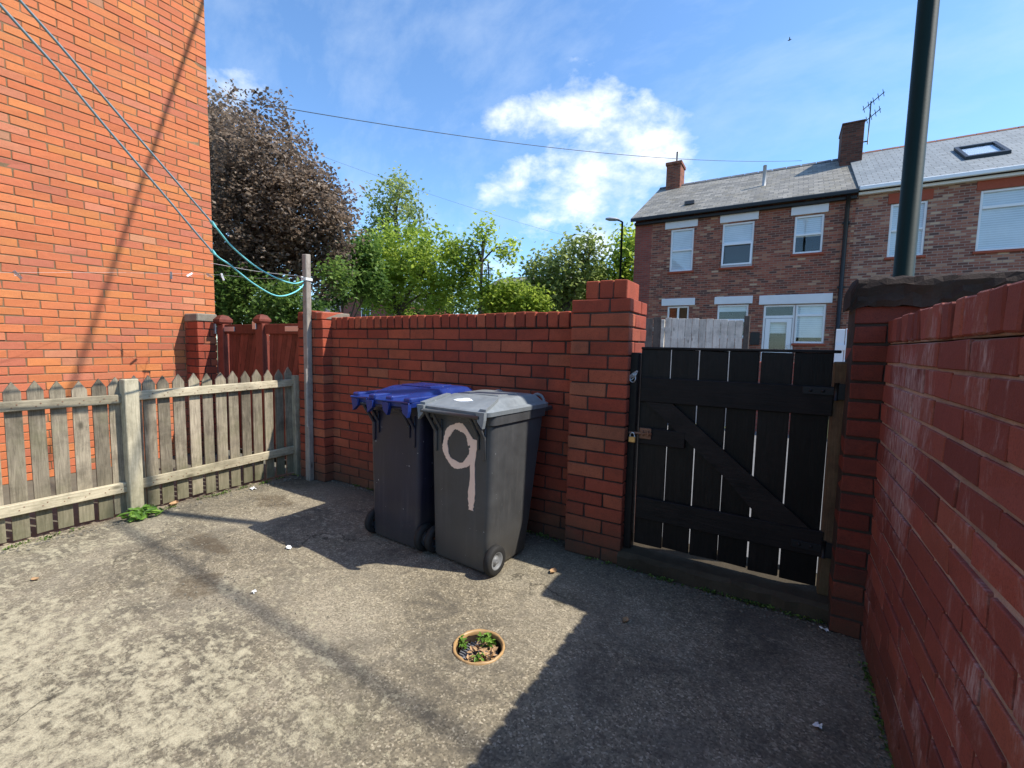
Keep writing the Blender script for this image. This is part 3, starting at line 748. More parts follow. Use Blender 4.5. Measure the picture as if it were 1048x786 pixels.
# ------------------------------------------------------------------ wheelie bins
def rrect(x0, x1, y0, y1, z, r, wf=None, k=5):
    """rounded outline; wf = half width at the front when it differs from the rear"""
    P = []
    for cx, cy, a0 in ((x1-r, y0+r, -90), (x1-r, y1-r, 0), (x0+r, y1-r, 90), (x0+r, y0+r, 180)):
        for i in range(k):
            a = R(a0+90*i/(k-1)); P.append([cx+r*math.cos(a), cy+r*math.sin(a), z])
    P = np.array(P)
    if wf is not None:
        u = (P[:, 1]-y0)/(y1-y0); hw = (x1-x0)/2; P[:, 0] *= (1+(wf/hw-1)*u)
    return P
def bin_(name, loc, rz, label, body, lid, numeral=False, lugs=2):
    t = thing(name, loc, label, 'wheelie bin', 'wheelie bins by the back wall')
    loc = np.array(loc)
    def B(m, nm, mat, par=None, **kw):
        for a in m.v:
            a[:, :2] *= 1.03; a[:, 2] = a[:, 2]*1.03+.045*np.clip((a[:, 2]-.28)/.7, 0, 1)
        return m.xf(rz, loc).build(nm, mat, par or t, **kw)
    m = MB(); L = []
    for z, hw, wf, y0, y1, r in ((.014, .226, .238, .012, .43, .03), (.034, .240, .252, .0, .455, .035), (.25, .250, .264, 0.0, .495, .04), (.55, .262, .276, 0.0, .54, .04), (.90, .272, .288, .001, .60, .04), (.955, .272, .288, -.002, .608, .04), (.96, .288, .304, -.016, .625, .045), (1.02, .290, .306, -.018, .63, .045), (1.025, .28, .29, -.005, .62, .04)):
        L.append(rrect(-hw, hw, y0, y1, z, r, wf))
    m.loft(L)
    # moulded rear panel edges, front comb lip
    for s in (-1, 1):
        m.box((s*.215-.012, -.012, .74), (s*.215+.012, .03, .965), .006)
        m.box((s*.165-.008, -.012, .80), (s*.165+.008, .03, .965), .005)
    m.box((-.285, .60, .985), (.285, .742, 1.018), .008)
    B(m, 'body', body, auto=40)
    m = MB()
    for s in (-1, 1):
        x = s*.215
        m.tube(curve_pts([(x, -.004, .87), (x, -.045, .93), (x, -.085, .985), (x, -.10, 1.015)], 5), [.013]*16, 7)
        m.tube(curve_pts([(s*.165, -.004, .88), (s*.165, -.05, .95), (s*.165, -.095, 1.012)], 5), [.011]*11, 7)
    m.tube([(-.255, -.105, 1.02), (.255, -.105, 1.02)], .014, 8)
    B(m, 'handle', body)
    m = MB(); L = []
    if lid == 'lid_grey':
        S = ((1.022, .296, .312, -.085, .655, .05), (1.050, .300, .316, -.092, .660, .055), (1.060, .287, .302, -.082, .647, .055), (1.063, .268, .284, -.066, .625, .05), (1.108, .226, .256, .10, .575, .05), (1.118, .205, .235, .135, .545, .05))
    else:
        S = ((1.030, .300, .310, -.120, .650, .03), (1.062, .304, .314, -.128, .655, .035), (1.078, .290, .298, -.110, .640, .035), (1.086, .27, .278, .0, .622, .05), (1.126, .245, .252, .15, .575, .04), (1.134, .225, .23, .18, .545, .04))
    for z, hw, wf, y0, y1, r in S: L.append(rrect(-hw, hw, y0, y1, z, r, wf))
    m.loft(L)
    if lid == 'lid_blue':
        for x in (-.27, -.09, .09, .27): m.box((x-.035, -.13, 1.06), (x+.035, .16, 1.098), .012)
        m.box((-.16, .22, 1.125), (.16, .46, 1.146), .012)
    else:
        for s in (-1, 1): m.loft([[(s*.288, -.086, 1.05), (s*.240, -.086, 1.05), (s*.240, -.086, 1.072), (s*.288, -.086, 1.072)][::s], [(s*.232, .115, 1.09), (s*.192, .115, 1.09), (s*.192, .115, 1.122), (s*.232, .115, 1.122)][::s]], smooth=False)
        m.box((-.12, .22, 1.112), (.15, .46, 1.124), .006)
    lo_ = B(m, 'lid', lid, auto=35)
    xs = (-.262, .262) if lugs == 2 else (-.265, -.10, .07, .265)
    for x in xs:
        s = 1 if x > 0 else -1
        w = .034 if lugs == 2 else .036
        m = MB().prism([(x-w, 1.055), (x+w, 1.055), (x+w*.9, 1.005), (x+s*w*.55, .955 if lugs == 2 else .965), (x-w*.6, .995)], 1, -.112 if lugs == 2 else -.145, -.085 if lugs == 2 else -.115)
        B(m, 'hinge_lug', lid, lo_)
    m = MB()
    if lugs == 4:
        m.tube([(-.31, -.138, 1.065), (-.13, -.138, 1.065)], .008, 8); m.tube([(-.03, -.138, 1.065), (.30, -.138, 1.065)], .008, 8)
        B(m, 'hinge_rod', lid, lo_)
    m = MB(); a = np.linspace(0, math.pi, 9)
    for x in ((-.17, .20) if lugs == 2 else (.17,)):
        m = MB().tube([(x+.055*math.cos(q), .652, 1.05+.055*math.sin(q)) for q in a], .012, 7)
        B(m, 'lid_grip', lid, lo_)
    # wheels
    for s in (-1, 1):
        w = MB().lathe([(.060, -.024), (.088, -.026), (.098, -.016), (.100, 0), (.098, .016), (.088, .026), (.060, .024)], (s*.270, .052, .10), 28, axis='X')
        w = B(w, 'wheel', 'tyre')
        h = MB().lathe([(0, s*.012), (.016, s*.026), (.022, s*.010), (.042, s*.006), (.052, s*.020), (.060, s*.023), (.062, s*.006), (.062, -s*.02)], (s*.270, .052, .10), 24, axis='X')
        B(h, 'hub', 'hub', w, fix=True)
    B(MB().tube([(-.285, .050, .10), (.285, .050, .10)], .010, 8), 'axle', 'rust')
    if numeral:
        P = [(.118, .845)]
        for d in np.linspace(10, 360, 22): P.append((-.012+.118*math.cos(R(d))-.004*math.sin(R(2*d)), .800+.125*math.sin(R(d))))
        loop = np.array(P[1:]); stem = np.array([(.128, .86), (.124, .80), (.117, .70), (.118, .60), (.112, .52), (.110, .455), (.108, .41)])
        m = MB()
        def ribbon(Q, wid, yo):
            Q = curve_pts(np.array([(q[0], 0, q[1]) for q in Q]), 5); d = np.gradient(Q, axis=0); d /= np.linalg.norm(d, axis=1)[:, None]
            nn = np.stack([-d[:, 2], 0*d[:, 0], d[:, 0]], 1); k = len(Q); V = []
            for i in range(k):
                w = wid*(1+.20*math.sin(i*.35+.8)+.06*math.sin(i*1.7)+RNG.normal(0, .06))/2
                for sd in (-1, 1):
                    q = Q[i]+nn[i]*w*sd; u = (q[2]-.22)/(.90-.22)
                    y = -.0035
                    V.append((q[0], y-yo, q[2])); V.append((q[0], y+.008, q[2]))
            F = []
            for i in range(k-1):
                a, b = 4*i, 4*i+4
                F += [[a, a+2, b+2, b], [a+1, b+1, b+3, a+3], [a, b, b+1, a+1], [a+2, a+3, b+3, b+2]]
            F += [[0, 1, 3, 2], [4*k-4, 4*k-2, 4*k-1, 4*k-3]]
            m.add(V, F)
        ribbon(loop, .043, 0); ribbon(stem, .047, .0012)
        o = B(m, 'painted_numeral', 'numeral', fix=True)
        o['label'] = 'pink hand painted numeral 9'
        s = MB()
        for (x, y, r) in ((-.05, .045, .040), (-.01, .055, .045), (.03, .05, .03), (-.02, .035, .03)):
            a = np.linspace(0, 2*math.pi, 12, endpoint=False)
            # splat lies on the sloping rear panel of the lid
            rr = r*(1+RNG.normal(0, .18, 12)); xx = x+rr*np.cos(a); yy = y+rr*.62*np.sin(a)
            zz = 1.063+(yy+.066)*(.045/.166)+.003
            zc = 1.063+(y+.066)*(.045/.166)+.006
            V = np.concatenate([np.stack([xx, yy, zz], 1), np.stack([xx, yy, zz-.006], 1), [[x, y, zc]]])
            s.add(V, [[i, (i+1) % 12, 24] for i in range(12)]+[[i, i+12, (i+1) % 12+12, (i+1) % 12] for i in range(12)])
        B(s, 'bird_dropping', 'litter', lo_)
    return t
bin_('wheelie_bin', (-1.868, 2.400, 0), R(-4), 'dark grey wheelie bin with a pink painted 9 on its back and a grey lid', 'bin_grey', 'lid_grey', True, 2)
bin_('wheelie_bin', (-2.505, 2.405, 0), R(-2), 'dark navy wheelie bin with a bright blue lid', 'bin_navy', 'lid_blue', False, 4)

# ------------------------------------------------------------------ drain gully
def leaf_quad(mb, c, l, w, nrm, ang, tint, mat=0):
    nrm = np.array(nrm)/np.linalg.norm(nrm); r = np.cross(nrm, [0.3, .9, .1]); r /= np.linalg.norm(r); q = np.cross(nrm, r)
    a = math.cos(ang)*r+math.sin(ang)*q; b = np.cross(nrm, a); c = np.array(c)
    V = [c-a*l/2, c-a*l*.1+b*w/2+nrm*w*.2, c+a*l*.25+b*w*.38+nrm*w*.2, c+a*l/2, c+a*l*.25-b*w*.38+nrm*w*.2, c-a*l*.1-b*w/2+nrm*w*.2, c]
    mb.add(V, [[0, 6, 1], [1, 6, 2], [2, 6, 3], [3, 6, 4], [4, 6, 5], [5, 6, 0]], mat, tint)
def drain():
    c = (*DR, 0)
    t = thing('drain_gully', (*DR, -.1), 'round open drain with an orange clay rim sunk in the concrete yard', 'drain')
    m = MB(); prof = [(.136, -.02), (.135, .004), (.131, .009), (.123, .008), (.119, .001), (.118, -.014)]
    m.lathe(prof, c, 40); m.lathe([(.1175, -.0142), (.112, -.14)], c, 40, 1); v = m.v[0]; v[:, 2] += RNG.normal(0, .0018, len(v)); v[:, :2] += RNG.normal(0, .0012, (len(v), 2))
    m.build('clay_rim', ['clay', 'drain_dark'], t)
    g = MB(); g.lathe([(.0001, -.085), (.108, -.085)], c, 32); g.build('sump', 'black_iron', t)
    g = MB()
    for i in range(-5, 6):
        x = i*.017; L = math.sqrt(max(.1**2-x*x, 0))
        g.box((c[0]-L, c[1]+x-.004, -.046), (c[0]+L, c[1]+x+.004, -.036), .002)
    for x in (-.05, 0, .05): g.box((c[0]+x-.006, c[1]-math.sqrt(.1**2-x*x), -.047), (c[0]+x+.006, c[1]+math.sqrt(.1**2-x*x), -.0375), .002)
    g.build('grate', 'peg_grey', t)
    d = MB()
    for i in range(75):
        a = RNG.random()*6.28; r = .085*math.sqrt(RNG.random()); p = (c[0]+.025+r*math.cos(a)*.8, c[1]-.01+r*math.sin(a), -.032+RNG.random()*.028)
        if p[0] < c[0]-.03: continue
        leaf_quad(d, p, .03+.02*RNG.random(), .018, RNG.normal(0, .5, 3)+np.array([0, 0, 1]), RNG.random()*6.28, RNG.random(3))
    tag(d.build('dead_leaves', 'deadleaf'), 'heap of dry pinkish leaves lying in the drain', 'leaf heap', kind='stuff')
    for (px, py, n, r, lab) in ((.005, .065, 60, .05, 'small green weed growing at the back of the drain'), (.05, -.075, 26, .035, 'small green weed growing at the front edge of the drain'), (-.095, -.01, 20, .025, 'tiny green weed at the left rim of the drain')):
        d = MB()
        for i in range(n):
            a = RNG.random()*6.28; q = r*math.sqrt(RNG.random())
            leaf_quad(d, (c[0]+px+q*math.cos(a), c[1]+py+q*math.sin(a)*.7, -.03+RNG.random()*.05), .028, .014, RNG.normal(0, .45, 3)+np.array([0, 0, 1]), RNG.random()*6.28, RNG.random(3))
        tag(d.build('weed', 'weed'), lab, 'weed')
drain()

# ------------------------------------------------------------------ small things on the ground
def weed_plant(x, y, r, n, h, lab):
    t = thing('weed', (x, y, 0), lab, 'weed'); d = MB(); s = MB()
    for i in range(n):
        a = RNG.random()*6.28; q = r*(RNG.random()**.6); p = np.array([x+q*math.cos(a), y+q*math.sin(a)*1.2, .015+h*RNG.random()*(1-q/r*.5)])
        leaf_quad(d, p, .05+.035*RNG.random(), .03, RNG.normal(0, .45, 3)+np.array([.4, -.1, 1]), RNG.random()*6.28, RNG.random(3))
        if i % 4 == 0: s.tube([(x, y, 0), ((x+p[0])/2, (y+p[1])/2, p[2]*.8), p], .002, 4)
    d.build('leaves', 'weed', t); s.build('stems', 'weed', t)
weed_plant(-4.69, 1.56, .12, 85, .10, 'leafy green weed sprouting at the foot of the middle fence post')
def curled_leaf(x, y, l, lab, rz):
    m = MB(); k = 9; V = []
    for i in range(k):
        u = i/(k-1)-.5; w = .5*l*.7*math.cos(u*math.pi)**.7 if abs(u) < .49 else .002
        for s in (-1, -.5, 0, .5, 1): V.append((u*l, s*w, .004+.30*l*(s*s*.6)+.18*l*(u*u*2)))
    F = [[i*5+j, i*5+j+1, (i+1)*5+j+1, (i+1)*5+j] for i in range(k-1) for j in range(4)]
    m.add(V, F, smooth=True).xf(rz, (x, y, 0)); tag(m.build('dry_leaf', 'deadleaf'), lab, 'leaf')
from_g = lambda px, py: (lambda d: CAM+d*(-CAM[2]/d[2]))(_R.T @ np.array([(px-524)/FOC, -(py-393)/FOC, -1.0]))
for px, py, l, lab in ((566, 586, .065, 'curled tan leaf on the concrete near the gate pillar'), (178, 517, .10, 'curled tan leaf at the foot of the pickets'), (36, 594, .05, 'small dry leaf on the pale concrete near the fence'), (640, 636, .05, 'small brown leaf in the shade below the gate step'), (392, 517, .07, 'dry leaf beside the blue bin against the wall')):
    p = from_g(px, py); curled_leaf(p[0], p[1], l, lab, RNG.random()*6)
for px, py, l, lab in ((259, 501, .06, 'crumpled white paper scrap by the fence end'), (260, 607, .03, 'white scrap lying alone on the open concrete'), (296, 562, .04, 'white scrap at the edge of the bin shadow'), (427, 556, .07, 'pale scrap in the shade under the bins'), (843, 646, .035, 'tiny white scrap below the step near the side wall'), (836, 745, .03, 'tiny pale scrap in the deep shade by the side wall')):
    p = from_g(px, py); m = MB(); V = []; k = 5
    for i in range(k):
        for j in range(k): V.append((p[0]+(i/(k-1)-.5)*l+RNG.normal(0, .004), p[1]+(j/(k-1)-.5)*l*.7+RNG.normal(0, .004), .006+abs(RNG.normal(0, .008))))
    m.add(V, [[i*k+j, (i+1)*k+j, (i+1)*k+j+1, i*k+j+1] for i in range(k-1) for j in range(k-1)]); tag(m.build('paper_scrap', 'litter'), lab, 'litter')
def grit():
    m = MB()
    def chip(x, y, s):
        V = RNG.normal(0, 1, (6, 3)); V = np.array([(1, 0, 0), (-1, 0, 0), (0, 1, 0), (0, -1, 0), (0, 0, .8), (0, 0, -.6)])*s*(1+RNG.normal(0, .25, (6, 3)))
        m.add(V+np.array([x, y, s*.35]), [[0, 2, 4], [2, 1, 4], [1, 3, 4], [3, 0, 4], [2, 0, 5], [1, 2, 5], [3, 1, 5], [0, 3, 5]], 0, RNG.random(3))
    for i in range(520): chip(-4.72+abs(RNG.normal(0, .05)), -.2+3.3*RNG.random(), .004+.011*RNG.random()**2)
    for i in range(320): chip(-4.35+3.0*RNG.random(), 3.16-abs(RNG.normal(0, .045)), .004+.009*RNG.random()**2)
    for i in range(240): chip(-.92+1.3*RNG.random(), 3.0-abs(RNG.normal(0, .05)), .003+.008*RNG.random()**2)
    for i in range(200): chip(.44-abs(RNG.normal(0, .03)), .8+2.1*RNG.random(), .003+.008*RNG.random()**2)
    for cx, cy, sx, sy, n in ((-4.15, 2.35, .30, .10, 90), (-3.75, 1.55, .35, .10, 130), (-3.0, 1.25, .30, .14, 120)):
        for i in range(n): chip(RNG.normal(cx, sx), RNG.normal(cy, sy), .003+.008*RNG.random()**2)
    for i in range(260): chip(-4.6+4.9*RNG.random(), .2+2.8*RNG.random(), .002+.004*RNG.random()**2)
    tag(m.build('grit', 'grit'), 'loose grit and crumbs along the foot of fence and walls', 'grit', kind='stuff')
grit()
def moss():
    d = MB()
    for n_, fx, fy, z1 in ((420, lambda: -4.35+3.0*RNG.random(), lambda: 3.175-abs(RNG.normal(0, .02)), .02), (320, lambda: -4.785+abs(RNG.normal(0, .03)), lambda: .1+3.0*RNG.random(), .02), (260, lambda: -1.33+1.65*RNG.random(), lambda: 3.012-abs(RNG.normal(0, .012)), .02), (160, lambda: .446-abs(RNG.normal(0, .012)), lambda: 1.0+1.9*RNG.random(), .02)):
        cl = [(fx(), fy()) for _ in range(22)]
        for i in range(n_):
            q = cl[RNG.integers(22)]
            leaf_quad(d, (q[0]+RNG.normal(0, .035)*(1 if abs(q[1]-3.1) < .2 else .2), q[1]+RNG.normal(0, .035)*(.15 if abs(q[1]-3.1) < .2 else 1), .004+z1*RNG.random()), .016+.012*RNG.random(), .011, RNG.normal(0, .5, 3)+np.array([0, -.2, 1]), RNG.random()*6.28, RNG.random(3))
    tag(d.build('moss', 'leaf_dark'), 'dark moss and tiny weeds along the foot of walls, step and fence', 'moss', kind='stuff')
moss()

# ------------------------------------------------------------------ lamp column close behind the wall, far street lamp
def lamp(loc, h, r0, r1, label, nm='lamp_post', out=(0, 1)):
    t = thing(nm, loc, label, 'lamp post'); x, y, _ = loc
    MB().tube([(x, y, 0), (x, y, 1.1), (x, y, 1.12), (x, y, h)], [r0*1.5, r0*1.5, r0, r1], 20).build('column', 'lamp_green', t)
    MB().tube([(x, y, h), (x+out[0]*.12, y+out[1]*.12, h+.05), (x+out[0]*.25, y+out[1]*.25, h+.08)], r1*.8, 10).build('bracket', 'lamp_green', t)
    m = MB(); cx, cy = x+out[0]*.45, y+out[1]*.45
    ca = math.atan2(out[1], out[0]); L = []
    for u, w, hh in ((-.3, .06, .03), (-.15, .12, .07), (.15, .13, .08), (.32, .06, .04)):
        L.append([(u, w*math.cos(a), .1+hh*math.sin(a)) for a in np.linspace(0, 2*math.pi, 10, endpoint=False)])
    m.loft(L); m.xf(ca, (cx, cy, h)); m.build('lantern', 'lamp_grey', t, fix=True)
lamp((.60, 3.61, -.02), 8.2, .052, .047, 'dark green lamp column rising close behind the coping on the right', out=(0, 1))
P = at(637, 226, 20)
lamp((P[0], 20, -.02), P[2]-.05, .06, .045, 'slim far street lamp standing at the corner of the terraced house', 'street_lamp', out=(-.8, -.6))

# ------------------------------------------------------------------ terraced houses across the lane
def facade(mb, x0, x1, z0, z1, y, holes, mat=0, th=.12, zones=None):
    xs = sorted({x0, x1, *[h[0] for h in holes], *[h[1] for h in holes], *([zones] if zones else [])}); zs = sorted({z0, z1, *[h[2] for h in holes], *[h[3] for h in holes]})
    for i in range(len(xs)-1):
        for j in range(len(zs)-1):
            cx, cz = (xs[i]+xs[i+1])/2, (zs[j]+zs[j+1])/2
            if any(h[0] < cx < h[1] and h[2] < cz < h[3] for h in holes): continue
            mb.add([(xs[i], y, zs[j]), (xs[i+1], y, zs[j]), (xs[i+1], y, zs[j+1]), (xs[i], y, zs[j+1])], [[0, 1, 2, 3]], 1 if zones and cx < zones else mat)
    for a, b, c, d in holes:
        for q in ([(a, y, c), (a, y+th, c), (a, y+th, d), (a, y, d)], [(b, y, c), (b, y, d), (b, y+th, d), (b, y+th, c)], [(a, y, d), (a, y+th, d), (b, y+th, d), (b, y, d)], [(a, y, c), (b, y, c), (b, y+th, c), (a, y+th, c)]):
            mb.add(q, [[0, 1, 2, 3]], mat)
def window(par, a, b, c, d, y, kind, blind=1.0):
    """white framed window in the opening a..b, c..d"""
    w = .055; yo = y+.03; m = MB()
    m.box((a, yo, c), (a+w, yo+.06, d), .006); m.box((b-w, yo, c), (b, yo+.06, d), .006)
    m.box((a+w, yo, c), (b-w, yo+.06, c+w), .006); m.box((a+w, yo, d-w), (b-w, yo+.06, d), .006)
    if kind == 'tilt':
        zm = c+(d-c)*.55
        m.box((a+w, yo-.002, zm-.03), (b-w, yo+.058, zm+.03), .006)
    elif kind == 'sash':
        zm = c+(d-c)*.5
        m.box((a+w, yo-.002, zm-.03), (b-w, yo+.058, zm+.03), .006)
    elif kind == 'two':
        xm = (a+b)/2; m.box((xm-.03, yo-.002, c+w), (xm+.03, yo+.058, d-w), .006)
    elif kind == 'top':
        zm = d-(d-c)*.28; m.box((a+w, yo-.002, zm-.035), (b-w, yo+.058, zm+.035), .006)
    f = m.build('window', 'white_upvc', par)
    g = MB().box((a+w*.8, yo+.032, c+w*.8), (b-w*.8, yo+.038, d-w*.8), .001); g.build('pane', 'glass', f)
    z0 = d-(d-c)*blind
    bl = MB().box((a+.01, yo+.062, max(z0, c+.01)), (b-.01, yo+.068, d-.01), .001); bl.build('blind', 'blind', f)
    MB().box((a-.05, y-.05, c-.07), (b+.05, y+.05, c-.003), .008).build('sill', 'red_lintel', f)
    if kind == 'tilt':
        # open lower sash hung from its top edge
        zm = c+(d-c)*.55-.02; sm = MB(); h = zm-c-.03
        Rm = np.array(Matrix.Rotation(R(-9), 3, 'X')); pv = ((a+b)/2, yo-.02, zm)
        for lo, hi in (((a+.02, yo-.045, c+.03), (a+.075, yo-.006, zm)), ((b-.075, yo-.045, c+.03), (b-.02, yo-.006, zm)), ((a+.075, yo-.045, c+.03), (b-.075, yo-.006, c+.085)), ((a+.075, yo-.045, zm-.055), (b-.075, yo-.006, zm))):
            sm.box(lo, hi, .005, 0, None, 0, Rm, pv)
        s_ = sm.build('open_sash', 'white_upvc', f)
    return f
HY = 16.0
def house_left():
    t = thing('terraced_house', (-1.6, 18, 0), 'mottled red brick terraced house with old grey slate roof and white lintels', 'house', 'terraced houses across the lane')
    x0, x1, ez = -4.73, 1.50, 6.05
    up = [(-3.50, -2.76, 4.20, 5.60, 'sash', 1), (-1.90, -1.0, 4.22, 5.60, 'tilt', .45), (.06, .79, 4.48, 5.58, 'sash', .55)]
    dn = [(-3.50, -2.80, 1.95, 3.03, 'two', 0), (-1.92, -1.02, 1.95, 3.03, 'tilt', .2)]
    door = (-.60, .24, .62, 2.98); wn = (.243, 1.0, 1.82, 2.98, 'top', .8)
    holes = [h[:4] for h in up+dn]+[door, wn[:4]]
    m = MB(); facade(m, x0, x1, -.1, ez, HY, holes, 0, zones=-4.15)
    m.add([(x0, HY, -.1), (x0, 23.2, -.1), (x0, 23.2, ez), (x0, 19.6, 8.1), (x0, HY, ez)], [[4, 3, 2, 1, 0]], 1)
    m.add([(x0, 23.2, -.1), (x1, 23.2, -.1), (x1, 23.2, ez), (x0, 23.2, ez)], [[3, 2, 1, 0]], 0)
    m.build('wall', ['terrace_brick', 'terrace_brick_red'], t)
    MB().box((x0+.1, HY+.9, 0), (x1-.02, HY+1.0, 5.9), .002).build('room_back', 'room', t)
    for h in up+dn: window(t, *h[:4], HY, h[4], h[5])
    window(t, *wn[:4], HY, 'top', .85)
    # door with glazed top half and a light above
    a, b, c, d = door; m = MB(); yo = HY+.03
    for lo, hi in (((a, yo, c), (a+.06, yo+.06, d)), ((b-.06, yo, c), (b, yo+.06, d)), ((a+.06, yo, d-.05), (b-.06, yo+.06, d)), ((a+.06, yo, d-.40), (b-.06, yo+.06, d-.32)), ((a+.07, yo-.01, c), (a+.20, yo+.04, d-.41)), ((b-.20, yo-.01, c), (b-.07, yo+.04, d-.41)), ((a+.20, yo-.01, d-.53), (b-.20, yo+.04, d-.41)), ((a+.20, yo-.01, c), (b-.20, yo+.04, c+1.0)), ):
        m.box(lo, hi, .005)
    dd = m.build('door', 'white_upvc', t)
    MB().box((a+.18, yo+.012, c+.98), (b-.18, yo+.018, d-.50), .001).build('pane', 'glass', dd)
    MB().box((a+.05, yo+.032, d-.33), (b-.05, yo+.038, d-.045), .001).build('pane', 'glass', dd)
    MB().box((a+.20, yo+.10, d-.86), (b-.20, yo+.11, d-.5), .001).build('blind', 'blind', dd)
    MB().box((b-.17, yo-.04, c+1.0), (b-.12, yo-.012, c+1.14), .004).build('handle', 'steel', dd)
    for xa, xb, za, zb in ((-3.70, -2.66, 5.63, 5.86), (-1.99, -.90, 5.63, 5.88), (-.05, .87, 5.61, 5.85), (-3.70, -2.62, 3.05, 3.29), (-2.02, -.92, 3.05, 3.29), (-.74, 1.13, 3.0, 3.28)):
        MB().box((xa, HY-.035, za), (xb, HY+.09, zb), .008).build('lintel', 'white_paint', t)
    # roof: two slopes with thickness
    r = MB(); ox0, ox1 = x0-.10, x1+.0
    sl = (8.12-5.98)/(19.6-15.78)
    r.prism([(15.78, 5.98), (19.6, 8.12), (23.45, 5.98), (23.45, 6.10), (19.6, 8.26), (15.78, 6.10)], 0, ox0, ox1)
    rf = r.build('roof', 'slate_old', t)
    m = MB()
    k = 14
    for i in range(k):
        xa = ox0+i*(ox1-ox0)/k; m.prism([(19.45, 8.17), (19.6, 8.255), (19.75, 8.17), (19.75, 8.20), (19.6, 8.31), (19.45, 8.20)], 0, xa+.01, xa+(ox1-ox0)/k-.01)
    m.build('ridge_tiles', 'slate_dark', rf)
    c = MB(); c.box((-4.50, 19.2, 7.7), (-3.95, 20.0, 8.98), .01); c.box((-4.54, 19.16, 8.98), (-3.91, 20.04, 9.10), .01); ch = c.build('chimney', 'chimney_brick', t)
    MB().tube([(-4.2, 19.6, 9.1), (-4.2, 19.6, 9.62)], .03, 8).build('cowl', 'black_iron', ch)
    c = MB(); c.box((1.22, 18.6, 7.2), (1.80, 19.7, 9.0), .01); c.box((1.20, 18.58, 9.0), (1.82, 19.72, 9.06), .01); c.box((1.14, 18.5, 7.35), (1.88, 19.8, 7.62), .01, 1)
    ch = c.build('chimney', ['chimney_dark', 'slate_dark'], t)
    A = MB(); A.tube([(1.95, 19.0, 8.4), (1.95, 19.0, 9.75)], .018, 6); A.tube([(1.80, 19.0, 8.5), (1.95, 19.0, 8.5)], .02, 6)
    for z, L in ((9.70, .62), (9.25, .55)):
        p0 = np.array([1.75, 19.0, z-.18]); p1 = p0+np.array([L*.85, 0, L*.7]); A.tube([p0, p1], .014, 6)
        for u in np.linspace(.05, .95, 5):
            q = p0+(p1-p0)*u; A.tube([q-np.array([0, .14, .0])-np.array([.04, 0, -.05]), q+np.array([0, .14, 0])+np.array([.04, 0, -.05])], .009, 5)
    A.build('aerial', 'black_iron', ch)
    MB().tube([(-.90, 17.6, 6.9), (-.90, 17.6, 7.78)], .055, 8).build('vent_pipe', 'grey_plastic', rf)
    for xx, yy in ((-3.05, 16.55),):
        z = 6.10+(yy-15.78)*(8.26-6.10)/(19.6-15.78)
        MB().box((xx-.16, yy-.1, z-.02), (xx+.16, yy+.12, z+.10), .01).build('roof_vent', 'slate_dark', rf)
    MB().box((ox0, 15.70, 5.96), (x1, 15.775, 6.07), .015).build('gutter', 'black_plastic', t)
    MB().box((x0, 15.86, 5.86), (x1, 15.995, 5.955), .01).build('fascia', 'black_plastic', t)
    d = MB(); d.tube([(1.30, 15.74, 5.96), (1.30, 15.90, 5.6), (1.30, 15.92, 0)], .055, 10)
    for z in (1.5, 3.4, 5.2): d.box((1.21, 15.88, z), (1.39, 15.99, z+.06), .01)
    d.build('drainpipe', 'black_plastic', t)
    MB().lathe([(0, -.12), (.085, -.12), (.095, -.05), (.10, .0)], (1.62, 15.999, 2.86), 16, axis='Y').build('flue', 'black_plastic', t)
    MB().box((-.92, 15.96, 1.75), (-.66, 15.998, 2.15), .01).build('wall_box', 'black_plastic', t)
house_left()
